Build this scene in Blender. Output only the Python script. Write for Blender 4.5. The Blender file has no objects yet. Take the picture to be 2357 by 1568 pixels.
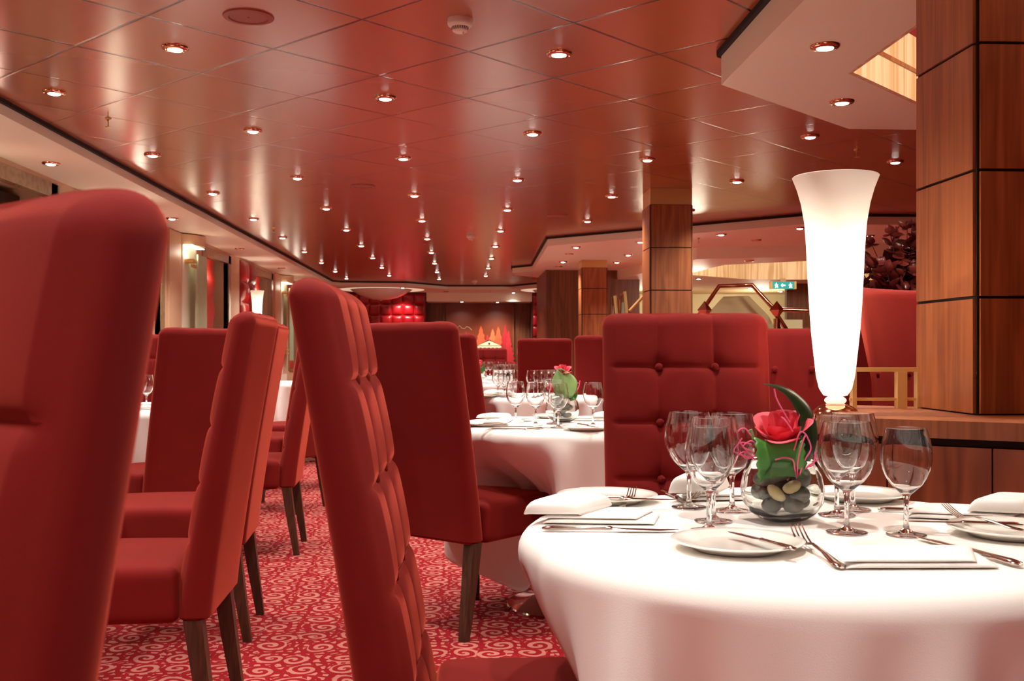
import bpy, math, random
import numpy as np
from mathutils import Vector, Matrix
from mathutils.geometry import tessellate_polygon
random.seed(7)
PI = math.pi
col = bpy.context.scene.collection
sc = bpy.context.scene

# ------------------------------------------------------------------ camera
FPX, CX, HY, HCAM = 2395.0, 1178.5, 808.0, 1.05
YAW = math.radians(2.82)
CY, SY = math.cos(YAW), math.sin(YAW)
def C(X, d):                       # camera-aligned ground coordinates -> room coordinates
    return (X*CY + d*SY, d*CY - X*SY)
def Z(px, py, z):                  # where a sight line meets the level z
    d = (HCAM - z)*FPX/(py - HY)
    return C((px-CX)/FPX*d, d)
def D(px, d):
    return C((px-CX)/FPX*d, d)
def ZH(py, d):
    return HCAM - (py-HY)*d/FPX
cam = bpy.data.cameras.new('camera'); camo = bpy.data.objects.new('camera', cam); col.objects.link(camo)
camo.location = (0, 0, HCAM); camo.rotation_euler = (PI/2, 0, -YAW)
cam.sensor_width = 36; cam.lens = 36*FPX/2357; cam.shift_y = (HY-784)/2357
cam.clip_start = .05; cam.clip_end = 100
cam.dof.use_dof = True; cam.dof.focus_distance = 2.6; cam.dof.aperture_fstop = 13
sc.camera = camo

# ------------------------------------------------------------------ materials
def lin(c):
    c = c/255
    return c/12.92 if c <= .04045 else ((c+.055)/1.055)**2.4
def RGB(r, g, b): return (lin(r), lin(g), lin(b), 1)
def newmat(name):
    m = bpy.data.materials.new(name); m.use_nodes = True
    return m, m.node_tree.nodes, m.node_tree.links, m.node_tree.nodes['Principled BSDF']
def pmat(name, colr, rough=.5, metal=0, noise=0, nscale=8, bump=0, bscale=200, **kw):
    m, N, L, P = newmat(name)
    P.inputs['Base Color'].default_value = colr
    P.inputs['Roughness'].default_value = rough
    P.inputs['Metallic'].default_value = metal
    for k, v in kw.items():
        P.inputs[k.replace('_', ' ')].default_value = v
    tc = N.new('ShaderNodeTexCoord')
    if noise:
        n = N.new('ShaderNodeTexNoise'); n.inputs['Scale'].default_value = nscale; n.inputs['Detail'].default_value = 4
        mx = N.new('ShaderNodeMix'); mx.data_type = 'RGBA'
        mx.inputs[6].default_value = tuple(c*(1-noise) for c in colr[:3])+(1,)
        mx.inputs[7].default_value = tuple(min(1, c*(1+noise)) for c in colr[:3])+(1,)
        L.new(tc.outputs['Object'], n.inputs['Vector']); L.new(n.outputs['Fac'], mx.inputs[0]); L.new(mx.outputs[2], P.inputs['Base Color'])
    if bump:
        n2 = N.new('ShaderNodeTexNoise'); n2.inputs['Scale'].default_value = bscale; n2.inputs['Detail'].default_value = 2
        b = N.new('ShaderNodeBump'); b.inputs['Strength'].default_value = bump; b.inputs['Distance'].default_value = .002
        L.new(tc.outputs['Object'], n2.inputs['Vector']); L.new(n2.outputs['Fac'], b.inputs['Height']); L.new(b.outputs['Normal'], P.inputs['Normal'])
    return m
def wood(name, c1, c2, scale=(14, 14, .9), rough=.35, knots=.35):
    m, N, L, P = newmat(name)
    tc = N.new('ShaderNodeTexCoord'); mp = N.new('ShaderNodeMapping'); mp.inputs['Scale'].default_value = scale
    L.new(tc.outputs['Object'], mp.inputs['Vector'])
    n = N.new('ShaderNodeTexNoise'); n.inputs['Scale'].default_value = 1.2; n.inputs['Detail'].default_value = 3
    n.inputs['Distortion'].default_value = .6
    L.new(mp.outputs[0], n.inputs['Vector'])
    w = N.new('ShaderNodeMath'); w.operation = 'MULTIPLY'; w.inputs[1].default_value = 9
    L.new(n.outputs['Fac'], w.inputs[0])
    s = N.new('ShaderNodeMath'); s.operation = 'PINGPONG'; s.inputs[1].default_value = 1; L.new(w.outputs[0], s.inputs[0])
    mp2 = N.new('ShaderNodeMapping'); mp2.inputs['Scale'].default_value = (scale[0]*11, scale[1]*11, scale[2]*3); L.new(tc.outputs['Object'], mp2.inputs['Vector'])
    n2 = N.new('ShaderNodeTexNoise'); n2.inputs['Scale'].default_value = 1; n2.inputs['Detail'].default_value = 2; L.new(mp2.outputs[0], n2.inputs['Vector'])
    ad = N.new('ShaderNodeMix'); ad.data_type = 'FLOAT'; ad.inputs[0].default_value = 1-knots
    L.new(s.outputs[0], ad.inputs[2]); L.new(n2.outputs['Fac'], ad.inputs[3])
    mx = N.new('ShaderNodeMix'); mx.data_type = 'RGBA'; mx.inputs[6].default_value = c1; mx.inputs[7].default_value = c2
    mr = N.new('ShaderNodeMapRange'); mr.inputs[1].default_value = .25; mr.inputs[2].default_value = .75
    L.new(ad.outputs[0], mr.inputs[0]); L.new(mr.outputs[0], mx.inputs[0]); L.new(mx.outputs[2], P.inputs['Base Color'])
    P.inputs['Roughness'].default_value = rough
    return m
def emis(name, colr, s):
    m, N, L, P = newmat(name)
    P.inputs['Base Color'].default_value = (.8, .8, .8, 1)
    P.inputs['Emission Color'].default_value = colr; P.inputs['Emission Strength'].default_value = s
    return m
def glass(name, colr=(1, 1, 1, 1), rough=0, ior=1.48):
    m, N, L, P = newmat(name)
    P.inputs['Base Color'].default_value = colr; P.inputs['Roughness'].default_value = rough
    P.inputs['Transmission Weight'].default_value = 1; P.inputs['IOR'].default_value = ior
    return m

def velvet_mat():
    m = pmat('red_velvet', RGB(113, 16, 13), .85, noise=.2, nscale=7, bump=.25, bscale=1300)
    P = m.node_tree.nodes['Principled BSDF']
    P.inputs['Sheen Weight'].default_value = .7; P.inputs['Sheen Roughness'].default_value = .32
    P.inputs['Sheen Tint'].default_value = (1, .15, .085, 1)
    P.inputs['Specular IOR Level'].default_value = .2
    return m

def ceiling_mat():
    m, N, L, P = newmat('lacquered_ceiling_tiles')
    tc = N.new('ShaderNodeTexCoord'); sp = N.new('ShaderNodeSeparateXYZ'); L.new(tc.outputs['Object'], sp.inputs[0])
    T = .8/math.sqrt(2)
    def M(op, a, b=None, c=None):
        n = N.new('ShaderNodeMath'); n.operation = op
        for i, v in enumerate((a, b, c)):
            if v is None: continue
            if isinstance(v, (int, float)): n.inputs[i].default_value = v
            else: L.new(v, n.inputs[i])
        return n.outputs[0]
    u0 = (-1.17+4.33)/math.sqrt(2); v0 = (4.33+1.17)/math.sqrt(2)
    lines = []; cells = []
    for sgn, o in ((1, u0), (-1, v0)):
        s = M('MULTIPLY_ADD', sp.outputs['X'], float(sgn), M('ADD', sp.outputs['Y'], 0.0))
        t = M('MULTIPLY_ADD', s, 1/math.sqrt(2)/T, -o/T+.5+100)
        fr = M('FRACT', t)
        lines.append(M('MULTIPLY', M('ABSOLUTE', M('SUBTRACT', fr, .5)), 2.0))
        cells.append(M('FLOOR', t))
    mxl = M('MAXIMUM', lines[0], lines[1])
    seam = M('GREATER_THAN', mxl, 1-.021)
    cv = N.new('ShaderNodeCombineXYZ'); L.new(cells[0], cv.inputs[0]); L.new(cells[1], cv.inputs[1])
    wn = N.new('ShaderNodeTexWhiteNoise'); wn.noise_dimensions = '3D'; L.new(cv.outputs[0], wn.inputs['Vector'])
    a = N.new('ShaderNodeMix'); a.data_type = 'RGBA'; a.inputs[6].default_value = RGB(166, 84, 50); a.inputs[7].default_value = RGB(177, 93, 57)
    L.new(wn.outputs['Value'], a.inputs[0])
    b = N.new('ShaderNodeMix'); b.data_type = 'RGBA'; b.inputs[7].default_value = RGB(60, 14, 14)
    L.new(a.outputs[2], b.inputs[6]); L.new(seam, b.inputs[0]); L.new(b.outputs[2], P.inputs['Base Color'])
    P.inputs['Roughness'].default_value = .24; P.inputs['Specular IOR Level'].default_value = .6
    P.inputs['Coat Weight'].default_value = .5; P.inputs['Coat Roughness'].default_value = .2
    # slight per-tile tilt so the panels catch light differently, and a grooved seam
    mr = M('SMOOTH_MIN', M('MULTIPLY', M('SUBTRACT', 1.0, mxl), 30.0), 1.0, .2)
    bp = N.new('ShaderNodeBump'); bp.inputs['Strength'].default_value = .35; bp.inputs['Distance'].default_value = .004
    L.new(mr, bp.inputs['Height'])
    vm = N.new('ShaderNodeVectorMath'); vm.operation = 'SUBTRACT'; vm.inputs[1].default_value = (.5, .5, .5); L.new(wn.outputs['Color'], vm.inputs[0])
    vs = N.new('ShaderNodeVectorMath'); vs.operation = 'SCALE'; vs.inputs['Scale'].default_value = .008; L.new(vm.outputs[0], vs.inputs[0])
    va = N.new('ShaderNodeVectorMath'); va.operation = 'ADD'; L.new(bp.outputs['Normal'], va.inputs[0]); L.new(vs.outputs[0], va.inputs[1])
    vn = N.new('ShaderNodeVectorMath'); vn.operation = 'NORMALIZE'; L.new(va.outputs[0], vn.inputs[0]); L.new(vn.outputs[0], P.inputs['Normal'])
    return m

def carpet_mat():
    m, N, L, P = newmat('scroll_carpet')
    def M(op, a, b=None, c=None):
        n = N.new('ShaderNodeMath'); n.operation = op
        for i, v in enumerate((a, b, c)):
            if v is None: continue
            if isinstance(v, (int, float)): n.inputs[i].default_value = v
            else: L.new(v, n.inputs[i])
        return n.outputs[0]
    tc = N.new('ShaderNodeTexCoord')
    ns = N.new('ShaderNodeTexNoise'); ns.inputs['Scale'].default_value = 5; ns.inputs['Detail'].default_value = 1
    L.new(tc.outputs['Object'], ns.inputs['Vector'])
    vs = N.new('ShaderNodeVectorMath'); vs.operation = 'MULTIPLY_ADD'; vs.inputs[1].default_value = (.06, .06, 0)
    L.new(ns.outputs['Color'], vs.inputs[0]); L.new(tc.outputs['Object'], vs.inputs[2])
    vo = N.new('ShaderNodeTexVoronoi'); vo.voronoi_dimensions = '2D'; vo.inputs['Scale'].default_value = 7.5; vo.inputs['Randomness'].default_value = .45
    L.new(vs.outputs[0], vo.inputs['Vector'])
    df = N.new('ShaderNodeVectorMath'); df.operation = 'SUBTRACT'; L.new(vs.outputs[0], df.inputs[0]); L.new(vo.outputs['Position'], df.inputs[1])
    sp = N.new('ShaderNodeSeparateXYZ'); L.new(df.outputs[0], sp.inputs[0])
    ang = M('ARCTAN2', sp.outputs['Y'], sp.outputs['X'])
    ln = N.new('ShaderNodeVectorMath'); ln.operation = 'LENGTH'
    cx = N.new('ShaderNodeCombineXYZ'); L.new(sp.outputs['X'], cx.inputs[0]); L.new(sp.outputs['Y'], cx.inputs[1]); L.new(cx.outputs[0], ln.inputs[0])
    sc_ = N.new('ShaderNodeSeparateColor'); L.new(vo.outputs['Color'], sc_.inputs[0])
    sg = M('SUBTRACT', M('MULTIPLY', M('GREATER_THAN', sc_.outputs[0], .5), 2.0), 1.0)
    ph = M('MULTIPLY', sc_.outputs[1], 6.28)
    w = M('SINE', M('ADD', M('MULTIPLY_ADD', ang, sg, ph), M('MULTIPLY', ln.outputs['Value'], 175.0)))
    thick = M('MULTIPLY_ADD', ln.outputs['Value'], 3.0, -.05)
    spiral = M('GREATER_THAN', w, thick)
    # small leaf sprigs along the cell borders
    v2 = N.new('ShaderNodeTexVoronoi'); v2.voronoi_dimensions = '2D'; v2.feature = 'DISTANCE_TO_EDGE'; v2.inputs['Scale'].default_value = 26; v2.inputs['Randomness'].default_value = .8
    L.new(tc.outputs['Object'], v2.inputs['Vector'])
    sprig = M('GREATER_THAN', v2.outputs['Distance'], .2)
    far = M('GREATER_THAN', ln.outputs['Value'], .052)
    pat = M('MAXIMUM', M('MULTIPLY', spiral, M('SUBTRACT', 1.0, far)), M('MULTIPLY', far, M('MULTIPLY', sprig, M('GREATER_THAN', w, -.4))))
    fine = N.new('ShaderNodeTexNoise'); fine.inputs['Scale'].default_value = 260; L.new(tc.outputs['Object'], fine.inputs['Vector'])
    a = N.new('ShaderNodeMix'); a.data_type = 'RGBA'; a.inputs[6].default_value = RGB(152, 25, 33); a.inputs[7].default_value = RGB(196, 122, 110)
    L.new(pat, a.inputs[0])
    b = N.new('ShaderNodeMix'); b.data_type = 'RGBA'; b.blend_type = 'MULTIPLY'; b.inputs[0].default_value = .5
    L.new(a.outputs[2], b.inputs[6]); L.new(fine.outputs['Color'], b.inputs[7])
    L.new(b.outputs[2], P.inputs['Base Color']); P.inputs['Roughness'].default_value = .95; P.inputs['Specular IOR Level'].default_value = .1
    bp = N.new('ShaderNodeBump'); bp.inputs['Strength'].default_value = .4; bp.inputs['Distance'].default_value = .003
    L.new(fine.outputs['Fac'], bp.inputs['Height']); L.new(bp.outputs['Normal'], P.inputs['Normal'])
    return m

def stripe_mat(name, c1, c2, freq, axis='Y', rough=.6):
    m, N, L, P = newmat(name)
    tc = N.new('ShaderNodeTexCoord'); sp = N.new('ShaderNodeSeparateXYZ'); L.new(tc.outputs['Object'], sp.inputs[0])
    mu = N.new('ShaderNodeMath'); mu.operation = 'MULTIPLY'; mu.inputs[1].default_value = freq; L.new(sp.outputs[axis], mu.inputs[0])
    s = N.new('ShaderNodeMath'); s.operation = 'SINE'; L.new(mu.outputs[0], s.inputs[0])
    mr = N.new('ShaderNodeMapRange'); mr.inputs[1].default_value = -1; L.new(s.outputs[0], mr.inputs[0])
    mx = N.new('ShaderNodeMix'); mx.data_type = 'RGBA'; mx.inputs[6].default_value = c1; mx.inputs[7].default_value = c2
    L.new(mr.outputs[0], mx.inputs[0]); L.new(mx.outputs[2], P.inputs['Base Color']); P.inputs['Roughness'].default_value = rough
    return m

MT = {}
MT['velvet'] = velvet_mat()
MT['ceiling'] = ceiling_mat()
MT['carpet'] = carpet_mat()
MT['cream'] = pmat('cream_plaster', RGB(243, 238, 216), .55, noise=.03, nscale=2)
MT['tan'] = pmat('tan_panel', RGB(214, 176, 142), .45, noise=.05, nscale=6)
MT['gap'] = pmat('shadow_gap', RGB(26, 10, 8), .8)
MT['legwood'] = wood('dark_leg_wood', RGB(52, 30, 20), RGB(82, 50, 33), (20, 20, 2), .4)
MT['oak'] = wood('pillar_veneer', RGB(138, 74, 40), RGB(176, 104, 60), (9, 9, .7), .35, .35)
MT['walnut'] = wood('wall_veneer', RGB(96, 52, 30), RGB(132, 78, 48), (7, 7, .6), .4, .35)
MT['darkwood'] = wood('shutter_wood', RGB(36, 18, 14), RGB(66, 34, 24), (10, 10, 1), .5)
MT['palewood'] = wood('pale_cove_veneer', RGB(214, 176, 128), RGB(246, 222, 186), (7, 7, .35), .5, .6)
MT['marble'] = pmat('olive_marble', RGB(150, 122, 88), .25, noise=.45, nscale=26)
MT['brass'] = pmat('polished_brass', RGB(226, 184, 118), .35, .5)
MT['rosebrass'] = pmat('rose_brass', RGB(210, 160, 130), .1, 1)
MT['chrome'] = pmat('chrome', RGB(214, 206, 200), .08, 1)
MT['steel'] = pmat('cutlery_steel', RGB(200, 190, 180), .13, 1)
MT['linen'] = pmat('white_linen', RGB(246, 240, 234), .8, noise=.02, nscale=5, bump=.15, bscale=900)
MT['porcelain'] = pmat('white_porcelain', RGB(244, 240, 230), .12, Coat_Weight=.5)
MT['glass'] = glass('clear_glass')
MT['vaseglass'] = glass('thick_vase_glass', (.96, 1, .97, 1), 0, 1.42)
MT['black'] = pmat('black_iron', RGB(20, 16, 15), .45)
MT['padred'] = pmat('red_leather', RGB(150, 12, 20), .3, noise=.2, nscale=12, bump=.3, bscale=60)
MT['white'] = pmat('white_plastic', RGB(232, 214, 200), .4)
MT['speaker'] = pmat('speaker_paint', RGB(150, 62, 42), .5)
MT['leaf'] = pmat('green_leaf', RGB(70, 128, 52), .4, noise=.3, nscale=30)
MT['leafpale'] = pmat('pale_leaf', RGB(128, 160, 96), .45, noise=.3, nscale=20)
MT['leafdark'] = pmat('dark_leaf', RGB(34, 52, 24), .35, noise=.3, nscale=20)
MT['petal'] = pmat('rose_petal', RGB(236, 84, 100), .55, noise=.18, nscale=30, Subsurface_Weight=.15)
MT['pink'] = pmat('pink_twig', RGB(232, 92, 134), .6)
MT['pebble'] = pmat('grey_pebble', RGB(112, 108, 98), .45, noise=.35, nscale=18)
MT['pebblecream'] = pmat('cream_pebble', RGB(214, 190, 140), .45, noise=.1, nscale=30)
MT['burgundy'] = pmat('burgundy_leaf', RGB(104, 38, 34), .3, noise=.5, nscale=9)
MT['twig'] = pmat('twig', RGB(60, 34, 22), .7)
MT['bulb'] = emis('lit_bulb', (1, .93, .82, 1), 26)
MT['coldbulb'] = pmat('unlit_bulb', RGB(240, 225, 205), .2)
MT['cove'] = emis('cove_light', (1, .88, .66, 1), 2.2)
MT['shade'] = None
MT['redblind'] = stripe_mat('red_blind', RGB(176, 30, 20), RGB(208, 58, 38), 2*PI/.035)
MT['greenglass'] = pmat('etched_green_glass', RGB(176, 196, 160), .3, noise=.22, nscale=14)
MT['frost'] = pmat('frosted_panel', RGB(206, 196, 150), .5)
MT['frostgreen'] = pmat('green_tinted_panel', RGB(150, 170, 150), .25)
MT['teal'] = emis('sign_teal', RGB(30, 170, 155), .9); MT['teal'].node_tree.nodes['Principled BSDF'].inputs['Base Color'].default_value = RGB(10, 60, 55)
MT['signwhite'] = emis('sign_symbol', (.8, 1, .97, 1), 2.4)
MT['olive'] = pmat('olive_ceiling', RGB(200, 172, 128), .6)

def shade_mat():
    m, N, L, P = newmat('opal_glass_shade')
    out = N['Material Output']
    tr = N.new('ShaderNodeBsdfTranslucent'); tr.inputs[0].default_value = (1, .97, .92, 1)
    gl = N.new('ShaderNodeBsdfGlossy'); gl.inputs['Roughness'].default_value = .1
    df = N.new('ShaderNodeBsdfDiffuse'); df.inputs[0].default_value = (.95, .9, .84, 1)
    m1 = N.new('ShaderNodeMixShader'); m1.inputs[0].default_value = .45; L.new(tr.outputs[0], m1.inputs[1]); L.new(df.outputs[0], m1.inputs[2])
    m2 = N.new('ShaderNodeMixShader'); m2.inputs[0].default_value = .04; L.new(m1.outputs[0], m2.inputs[1]); L.new(gl.outputs[0], m2.inputs[2])
    L.new(m2.outputs[0], out.inputs['Surface'])
    return m
MT['shade'] = shade_mat()
MT['brighttube'] = emis('bright_lamp_tube', (1, .93, .78, 1), 150)
MT['tube'] = emis('lamp_tube', (1, .95, .86, 1), 45)

# ------------------------------------------------------------------ mesh helpers
class MB:
    def __init__(s): s.v = []; s.f = []
    def add(s, v, f):
        o = len(s.v); s.v += [tuple(p) for p in v]; s.f += [tuple(i+o for i in q) for q in f]; return s
    def box(s, x0, y0, z0, x1, y1, z1):
        v = [(x, y, z) for z in (z0, z1) for y in (y0, y1) for x in (x0, x1)]
        return s.add(v, [(0, 2, 3, 1), (4, 5, 7, 6), (0, 1, 5, 4), (2, 6, 7, 3), (0, 4, 6, 2), (1, 3, 7, 5)])
    def lathe(s, prof, n=32, c=(0, 0, 0), closed=False, sq=None):
        v = []; m = len(prof)
        for i in range(n):
            a = 2*PI*i/n; k = 1
            if sq: k = (abs(math.cos(a))**sq+abs(math.sin(a))**sq)**(-1/sq)
            for r, z in prof: v.append((c[0]+r*k*math.cos(a), c[1]+r*k*math.sin(a), c[2]+z))
        f = []
        for i in range(n):
            j = (i+1) % n
            for q in range(m if closed else m-1):
                q2 = (q+1) % m
                f.append((i*m+q, j*m+q, j*m+q2, i*m+q2))
        return s.add(v, f)
    def rings(s, rs, caps=True):
        n = len(rs[0]); v = [p for r in rs for p in r]; f = []
        for k in range(len(rs)-1):
            for i in range(n):
                j = (i+1) % n; f.append((k*n+i, k*n+j, (k+1)*n+j, (k+1)*n+i))
        if caps:
            f.append(tuple(range(n))[::-1]); f.append(tuple((len(rs)-1)*n+i for i in range(n)))
        return s.add(v, f)
    def tube(s, pts, rad, n=8):
        pts = [Vector(p) for p in pts]; rs = []
        if not hasattr(rad, '__len__'): rad = [rad]*len(pts)
        up = None
        for i, p in enumerate(pts):
            t = (pts[min(i+1, len(pts)-1)]-pts[max(i-1, 0)]).normalized()
            if up is None: up = t.orthogonal().normalized()
            up = (up-t*up.dot(t)).normalized(); w = t.cross(up)
            rs.append([tuple(p+(up*math.cos(2*PI*k/n)+w*math.sin(2*PI*k/n))*rad[i]) for k in range(n)])
        return s.rings(rs)
    def grid(s, fn, nu, nv):
        v = [fn(i/nu, j/nv) for j in range(nv+1) for i in range(nu+1)]
        f = [(j*(nu+1)+i, j*(nu+1)+i+1, (j+1)*(nu+1)+i+1, (j+1)*(nu+1)+i) for j in range(nv) for i in range(nu)]
        return s.add(v, f)
    def prism(s, polys, z0, z1):
        tess = tessellate_polygon([[Vector((x, y, 0)) for x, y in p] for p in polys])
        flat = [p for q in polys for p in q]; n = len(flat)
        v = [(x, y, z0) for x, y in flat]+[(x, y, z1) for x, y in flat]
        f = [t for t in tess]+[tuple(i+n for i in t)[::-1] for t in tess]
        o = 0
        for p in polys:
            for i in range(len(p)):
                j = (i+1) % len(p); f.append((o+i, o+j, o+j+n, o+i+n))
            o += len(p)
        return s.add(v, f)
    def softbox(s, hx, hy, hz, r, c=(0, 0, 0), crown=0, n=8):
        def ax(h):
            rr = min(r, h*.999)
            a = [-h+rr*(1-math.cos(PI/2*k/4)) for k in range(4)]
            b = list(np.linspace(-h+rr, h-rr, n+1)); return a+b+[-x for x in a[::-1]]
        A = [ax(hx), ax(hy), ax(hz)]; H = (hx, hy, hz)
        def pt(p):
            q = [max(-(H[i]-min(r, H[i]*.999)), min(H[i]-min(r, H[i]*.999), p[i])) for i in range(3)]
            d = Vector([p[i]-q[i] for i in range(3)])
            # recover surface direction from the cube position
            if d.length > 1e-9: d = d.normalized()*min(r, min(H)*.999)
            w = Vector(q)+d
            if crown and w.z > 0:
                w.z += crown*(1-(w.x/hx)**2)*(1-(w.y/hy)**2)
            return (w.x+c[0], w.y+c[1], w.z+c[2])
        for a, b, k in ((0, 1, 2), (1, 2, 0), (2, 0, 1)):
            for sg in (-1, 1):
                v = []
                for y in A[b]:
                    for x in A[a]:
                        p = [0, 0, 0]; p[a] = x; p[b] = y; p[k] = sg*H[k]; v.append(pt(p))
                na = len(A[a]); nb = len(A[b]); f = []
                for j in range(nb-1):
                    for i in range(na-1):
                        q = (j*na+i, j*na+i+1, (j+1)*na+i+1, (j+1)*na+i); f.append(q if sg > 0 else q[::-1])
                s.add(v, f)
        return s
    def xf(s, M):
        s.v = [tuple(M @ Vector(p)) for p in s.v]; return s
    def build(s, name, m, parent=None, smooth=True, weld=False, angle=40):
        me = bpy.data.meshes.new(name); me.from_pydata(s.v, [], s.f); me.materials.append(MT[m] if isinstance(m, str) else m)
        import bmesh
        bm = bmesh.new(); bm.from_mesh(me)
        if weld: bmesh.ops.remove_doubles(bm, verts=bm.verts, dist=1e-5)
        bmesh.ops.recalc_face_normals(bm, faces=bm.faces); bm.to_mesh(me); bm.free()
        if smooth:
            me.polygons.foreach_set('use_smooth', [True]*len(me.polygons))
            me.set_sharp_from_angle(angle=math.radians(angle))
        o = bpy.data.objects.new(name, me); col.objects.link(o)
        if parent: o.parent = parent
        return o
def tag(o, label, cat, group=None, kind=None):
    o['label'] = label; o['category'] = cat
    if group: o['group'] = group
    if kind: o['kind'] = kind
    return o
def thing(name, label, cat, loc=(0, 0, 0), rz=0, group=None):
    o = bpy.data.objects.new(name, None); col.objects.link(o); o.location = loc; o.rotation_euler = (0, 0, rz)
    o.empty_display_size = .1
    return tag(o, label, cat, group)
def struct(o): o['kind'] = 'structure'; return o
def dup(root, loc, rz, label=None, group=None, rot=None):
    r = root.copy(); col.objects.link(r); r.location = loc; r.rotation_euler = rot if rot else (0, 0, rz)
    if label: r['label'] = label
    if group: r['group'] = group
    for ch in list(root.children):
        c = ch.copy(); col.objects.link(c); c.parent = r
        for g in list(ch.children):
            d = g.copy(); col.objects.link(d); d.parent = c
    return r
def spot(parent, loc, power, size=118, blend=.85, colr=(1, .965, .88), rot=(0, 0, 0), r=.03, name='spot_beam'):
    l = bpy.data.lights.new(name, 'SPOT'); l.energy = power; l.spot_size = math.radians(size); l.spot_blend = blend; l.color = colr
    l.shadow_soft_size = r
    o = bpy.data.objects.new(name, l); col.objects.link(o); o.location = loc; o.rotation_euler = rot
    if parent: o.parent = parent
    return o
def plight(loc, power, colr=(1, .86, .66), r=.08, parent=None, name='glow'):
    l = bpy.data.lights.new(name, 'POINT'); l.energy = power; l.color = colr; l.shadow_soft_size = r
    o = bpy.data.objects.new(name, l); col.objects.link(o); o.location = loc
    if parent: o.parent = parent
    return o
ORD = ['first', 'second', 'third', 'fourth', 'fifth', 'sixth', 'seventh', 'eighth', 'ninth', 'tenth', 'eleventh', 'twelfth']

# ------------------------------------------------------------------ the room
ZC, ZL, ZR, ZN = 2.295, 2.22, 2.20, 2.155
XL = -2.77
YB, YE, XR = -2.6, 21.9, 8.0
struct(MB().box(XL-.5, YB, -.1, XR, YE, 0).build('floor', 'carpet', smooth=False))
oct_out = [(1.08, 1.99), (1.08, 4.27), (1.93, 5.09), (3.95, 5.09), (4.8, 4.27), (4.8, 1.99), (3.95, 1.17), (1.93, 1.17)]
oct_in = [(1.54, 2.25), (1.54, 4.07), (2.05, 4.58), (3.8, 4.58), (4.32, 4.07), (4.32, 2.25), (3.8, 1.68), (2.05, 1.68)]
rec2 = [(3.1, 12.2), (2.96, 13.75), (4.1, 14.7), (6.2, 14.7), (7.2, 13.6), (7.2, 12.2), (6.3, 11.55), (4.0, 11.55)]
struct(MB().prism([[(XL-.4, YB), (XR, YB), (XR, YE), (XL-.4, YE)], oct_in[::-1], rec2[::-1]], ZC, ZC+.05).build('ceiling', 'ceiling', smooth=False))
def soffit(name, polys, z0, inset=None, m='cream'):
    o = struct(MB().prism(polys, z0, ZC-.02).build(name, m, smooth=False))
    return o
def gapstrip(path, w=.012):  # dark strip under the ceiling, its colour standing for shade in the gap
    b = MB()
    for (x0, y0), (x1, y1) in zip(path[:-1], path[1:]):
        d = Vector((x1-x0, y1-y0)).normalized(); n = Vector((-d.y, d.x))*w
        b.prism([[(x0+n.x, y0+n.y), (x1+n.x, y1+n.y), (x1-n.x, y1-n.y), (x0-n.x, y0-n.y)]], ZC-.022, ZC-.0005)
    return b
far_edge = [D(935, 18.75), D(1030, 19.75), D(1180, 19.75), D(1261, 18.75)]
XS = -2.27
left_path = [(XS, YB), (XS, 18.55), (XS+.12, 18.72)]+far_edge+[(2.0, 18.75)]
soffit('trim_1', [[(XL-.4, YB)]+left_path[:1]+left_path[1:]+[(2.0, YE), (XL-.4, YE)]], ZL)
struct(gapstrip(left_path, .02).build('trim_2', 'gap', smooth=False))
soffit('trim_3', [oct_out, oct_in[::-1]], ZN)
struct(gapstrip(oct_out+oct_out[:1], .02).build('trim_4', 'gap', smooth=False))
right_poly = [(3.1, 9.3), (XR, 9.3), (XR, 16.6), (1.47, 16.6), (.80, 15.75), (.76, 15.35), (1.03, 15.0), (.95, 11.35)]
soffit('trim_5', [right_poly, rec2[::-1]], ZR)
struct(gapstrip(right_poly[3:]+right_poly[:2], .02).build('trim_6', 'gap', smooth=False))
low = [(2.62, 11.45), (4.2, 10.95), (XR, 10.95), (XR, 16.55), (2.0, 16.55), (2.34, 13.9)]
struct(MB().prism([low, rec2[::-1]], 2.07, ZR+.001).build('trim_7', 'cream', smooth=False))
# coffers
def ringwall(b, poly, z0, z1, t=.03, k=.988):
    n = len(poly); cx = sum(p[0] for p in poly)/n; cy = sum(p[1] for p in poly)/n
    poly = [(cx+(x-cx)*k, cy+(y-cy)*k) for x, y in poly]
    outp = [(cx+(x-cx)*(1+t), cy+(y-cy)*(1+t)) for x, y in poly]
    return b.prism([outp, poly[::-1]], z0, z1)
struct(ringwall(MB(), oct_in, ZN+.001, 2.278).build('trim_8', 'palewood', smooth=False))
struct(ringwall(MB(), oct_in, 2.296, 2.44).build('trim_9', 'palewood', smooth=False))
struct(ringwall(MB(), oct_in, 2.278, 2.296, .035, .984).build('trim_10', 'oak', smooth=False))
big = [(2.93+(x-2.93)*1.25, 3.13+(y-3.13)*1.25) for x, y in oct_in]
struct(MB().prism([big], 2.78, 2.82).build('trim_11', 'speaker', smooth=False))
struct(ringwall(MB(), big, 2.42, 2.78).build('trim_12', 'padred', smooth=False))
plight((2.5, 2.9, 2.42), 70, r=.2, name='cove_lamp'); plight((3.5, 3.5, 2.42), 50, r=.25, name='cove_lamp')
struct(ringwall(MB(), rec2, 2.071, 2.75).build('trim_13', 'palewood', smooth=False))
struct(MB().prism([[(5+(x-5)*1.05, 13.1+(y-13.1)*1.05) for x, y in rec2]], 2.75, 2.8).build('trim_14', 'cream', smooth=False))
for p in ((4.2, 12.9), (5.6, 13.2)): plight((p[0], p[1], 2.5), 34, r=.2, name='cove_lamp')

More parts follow.
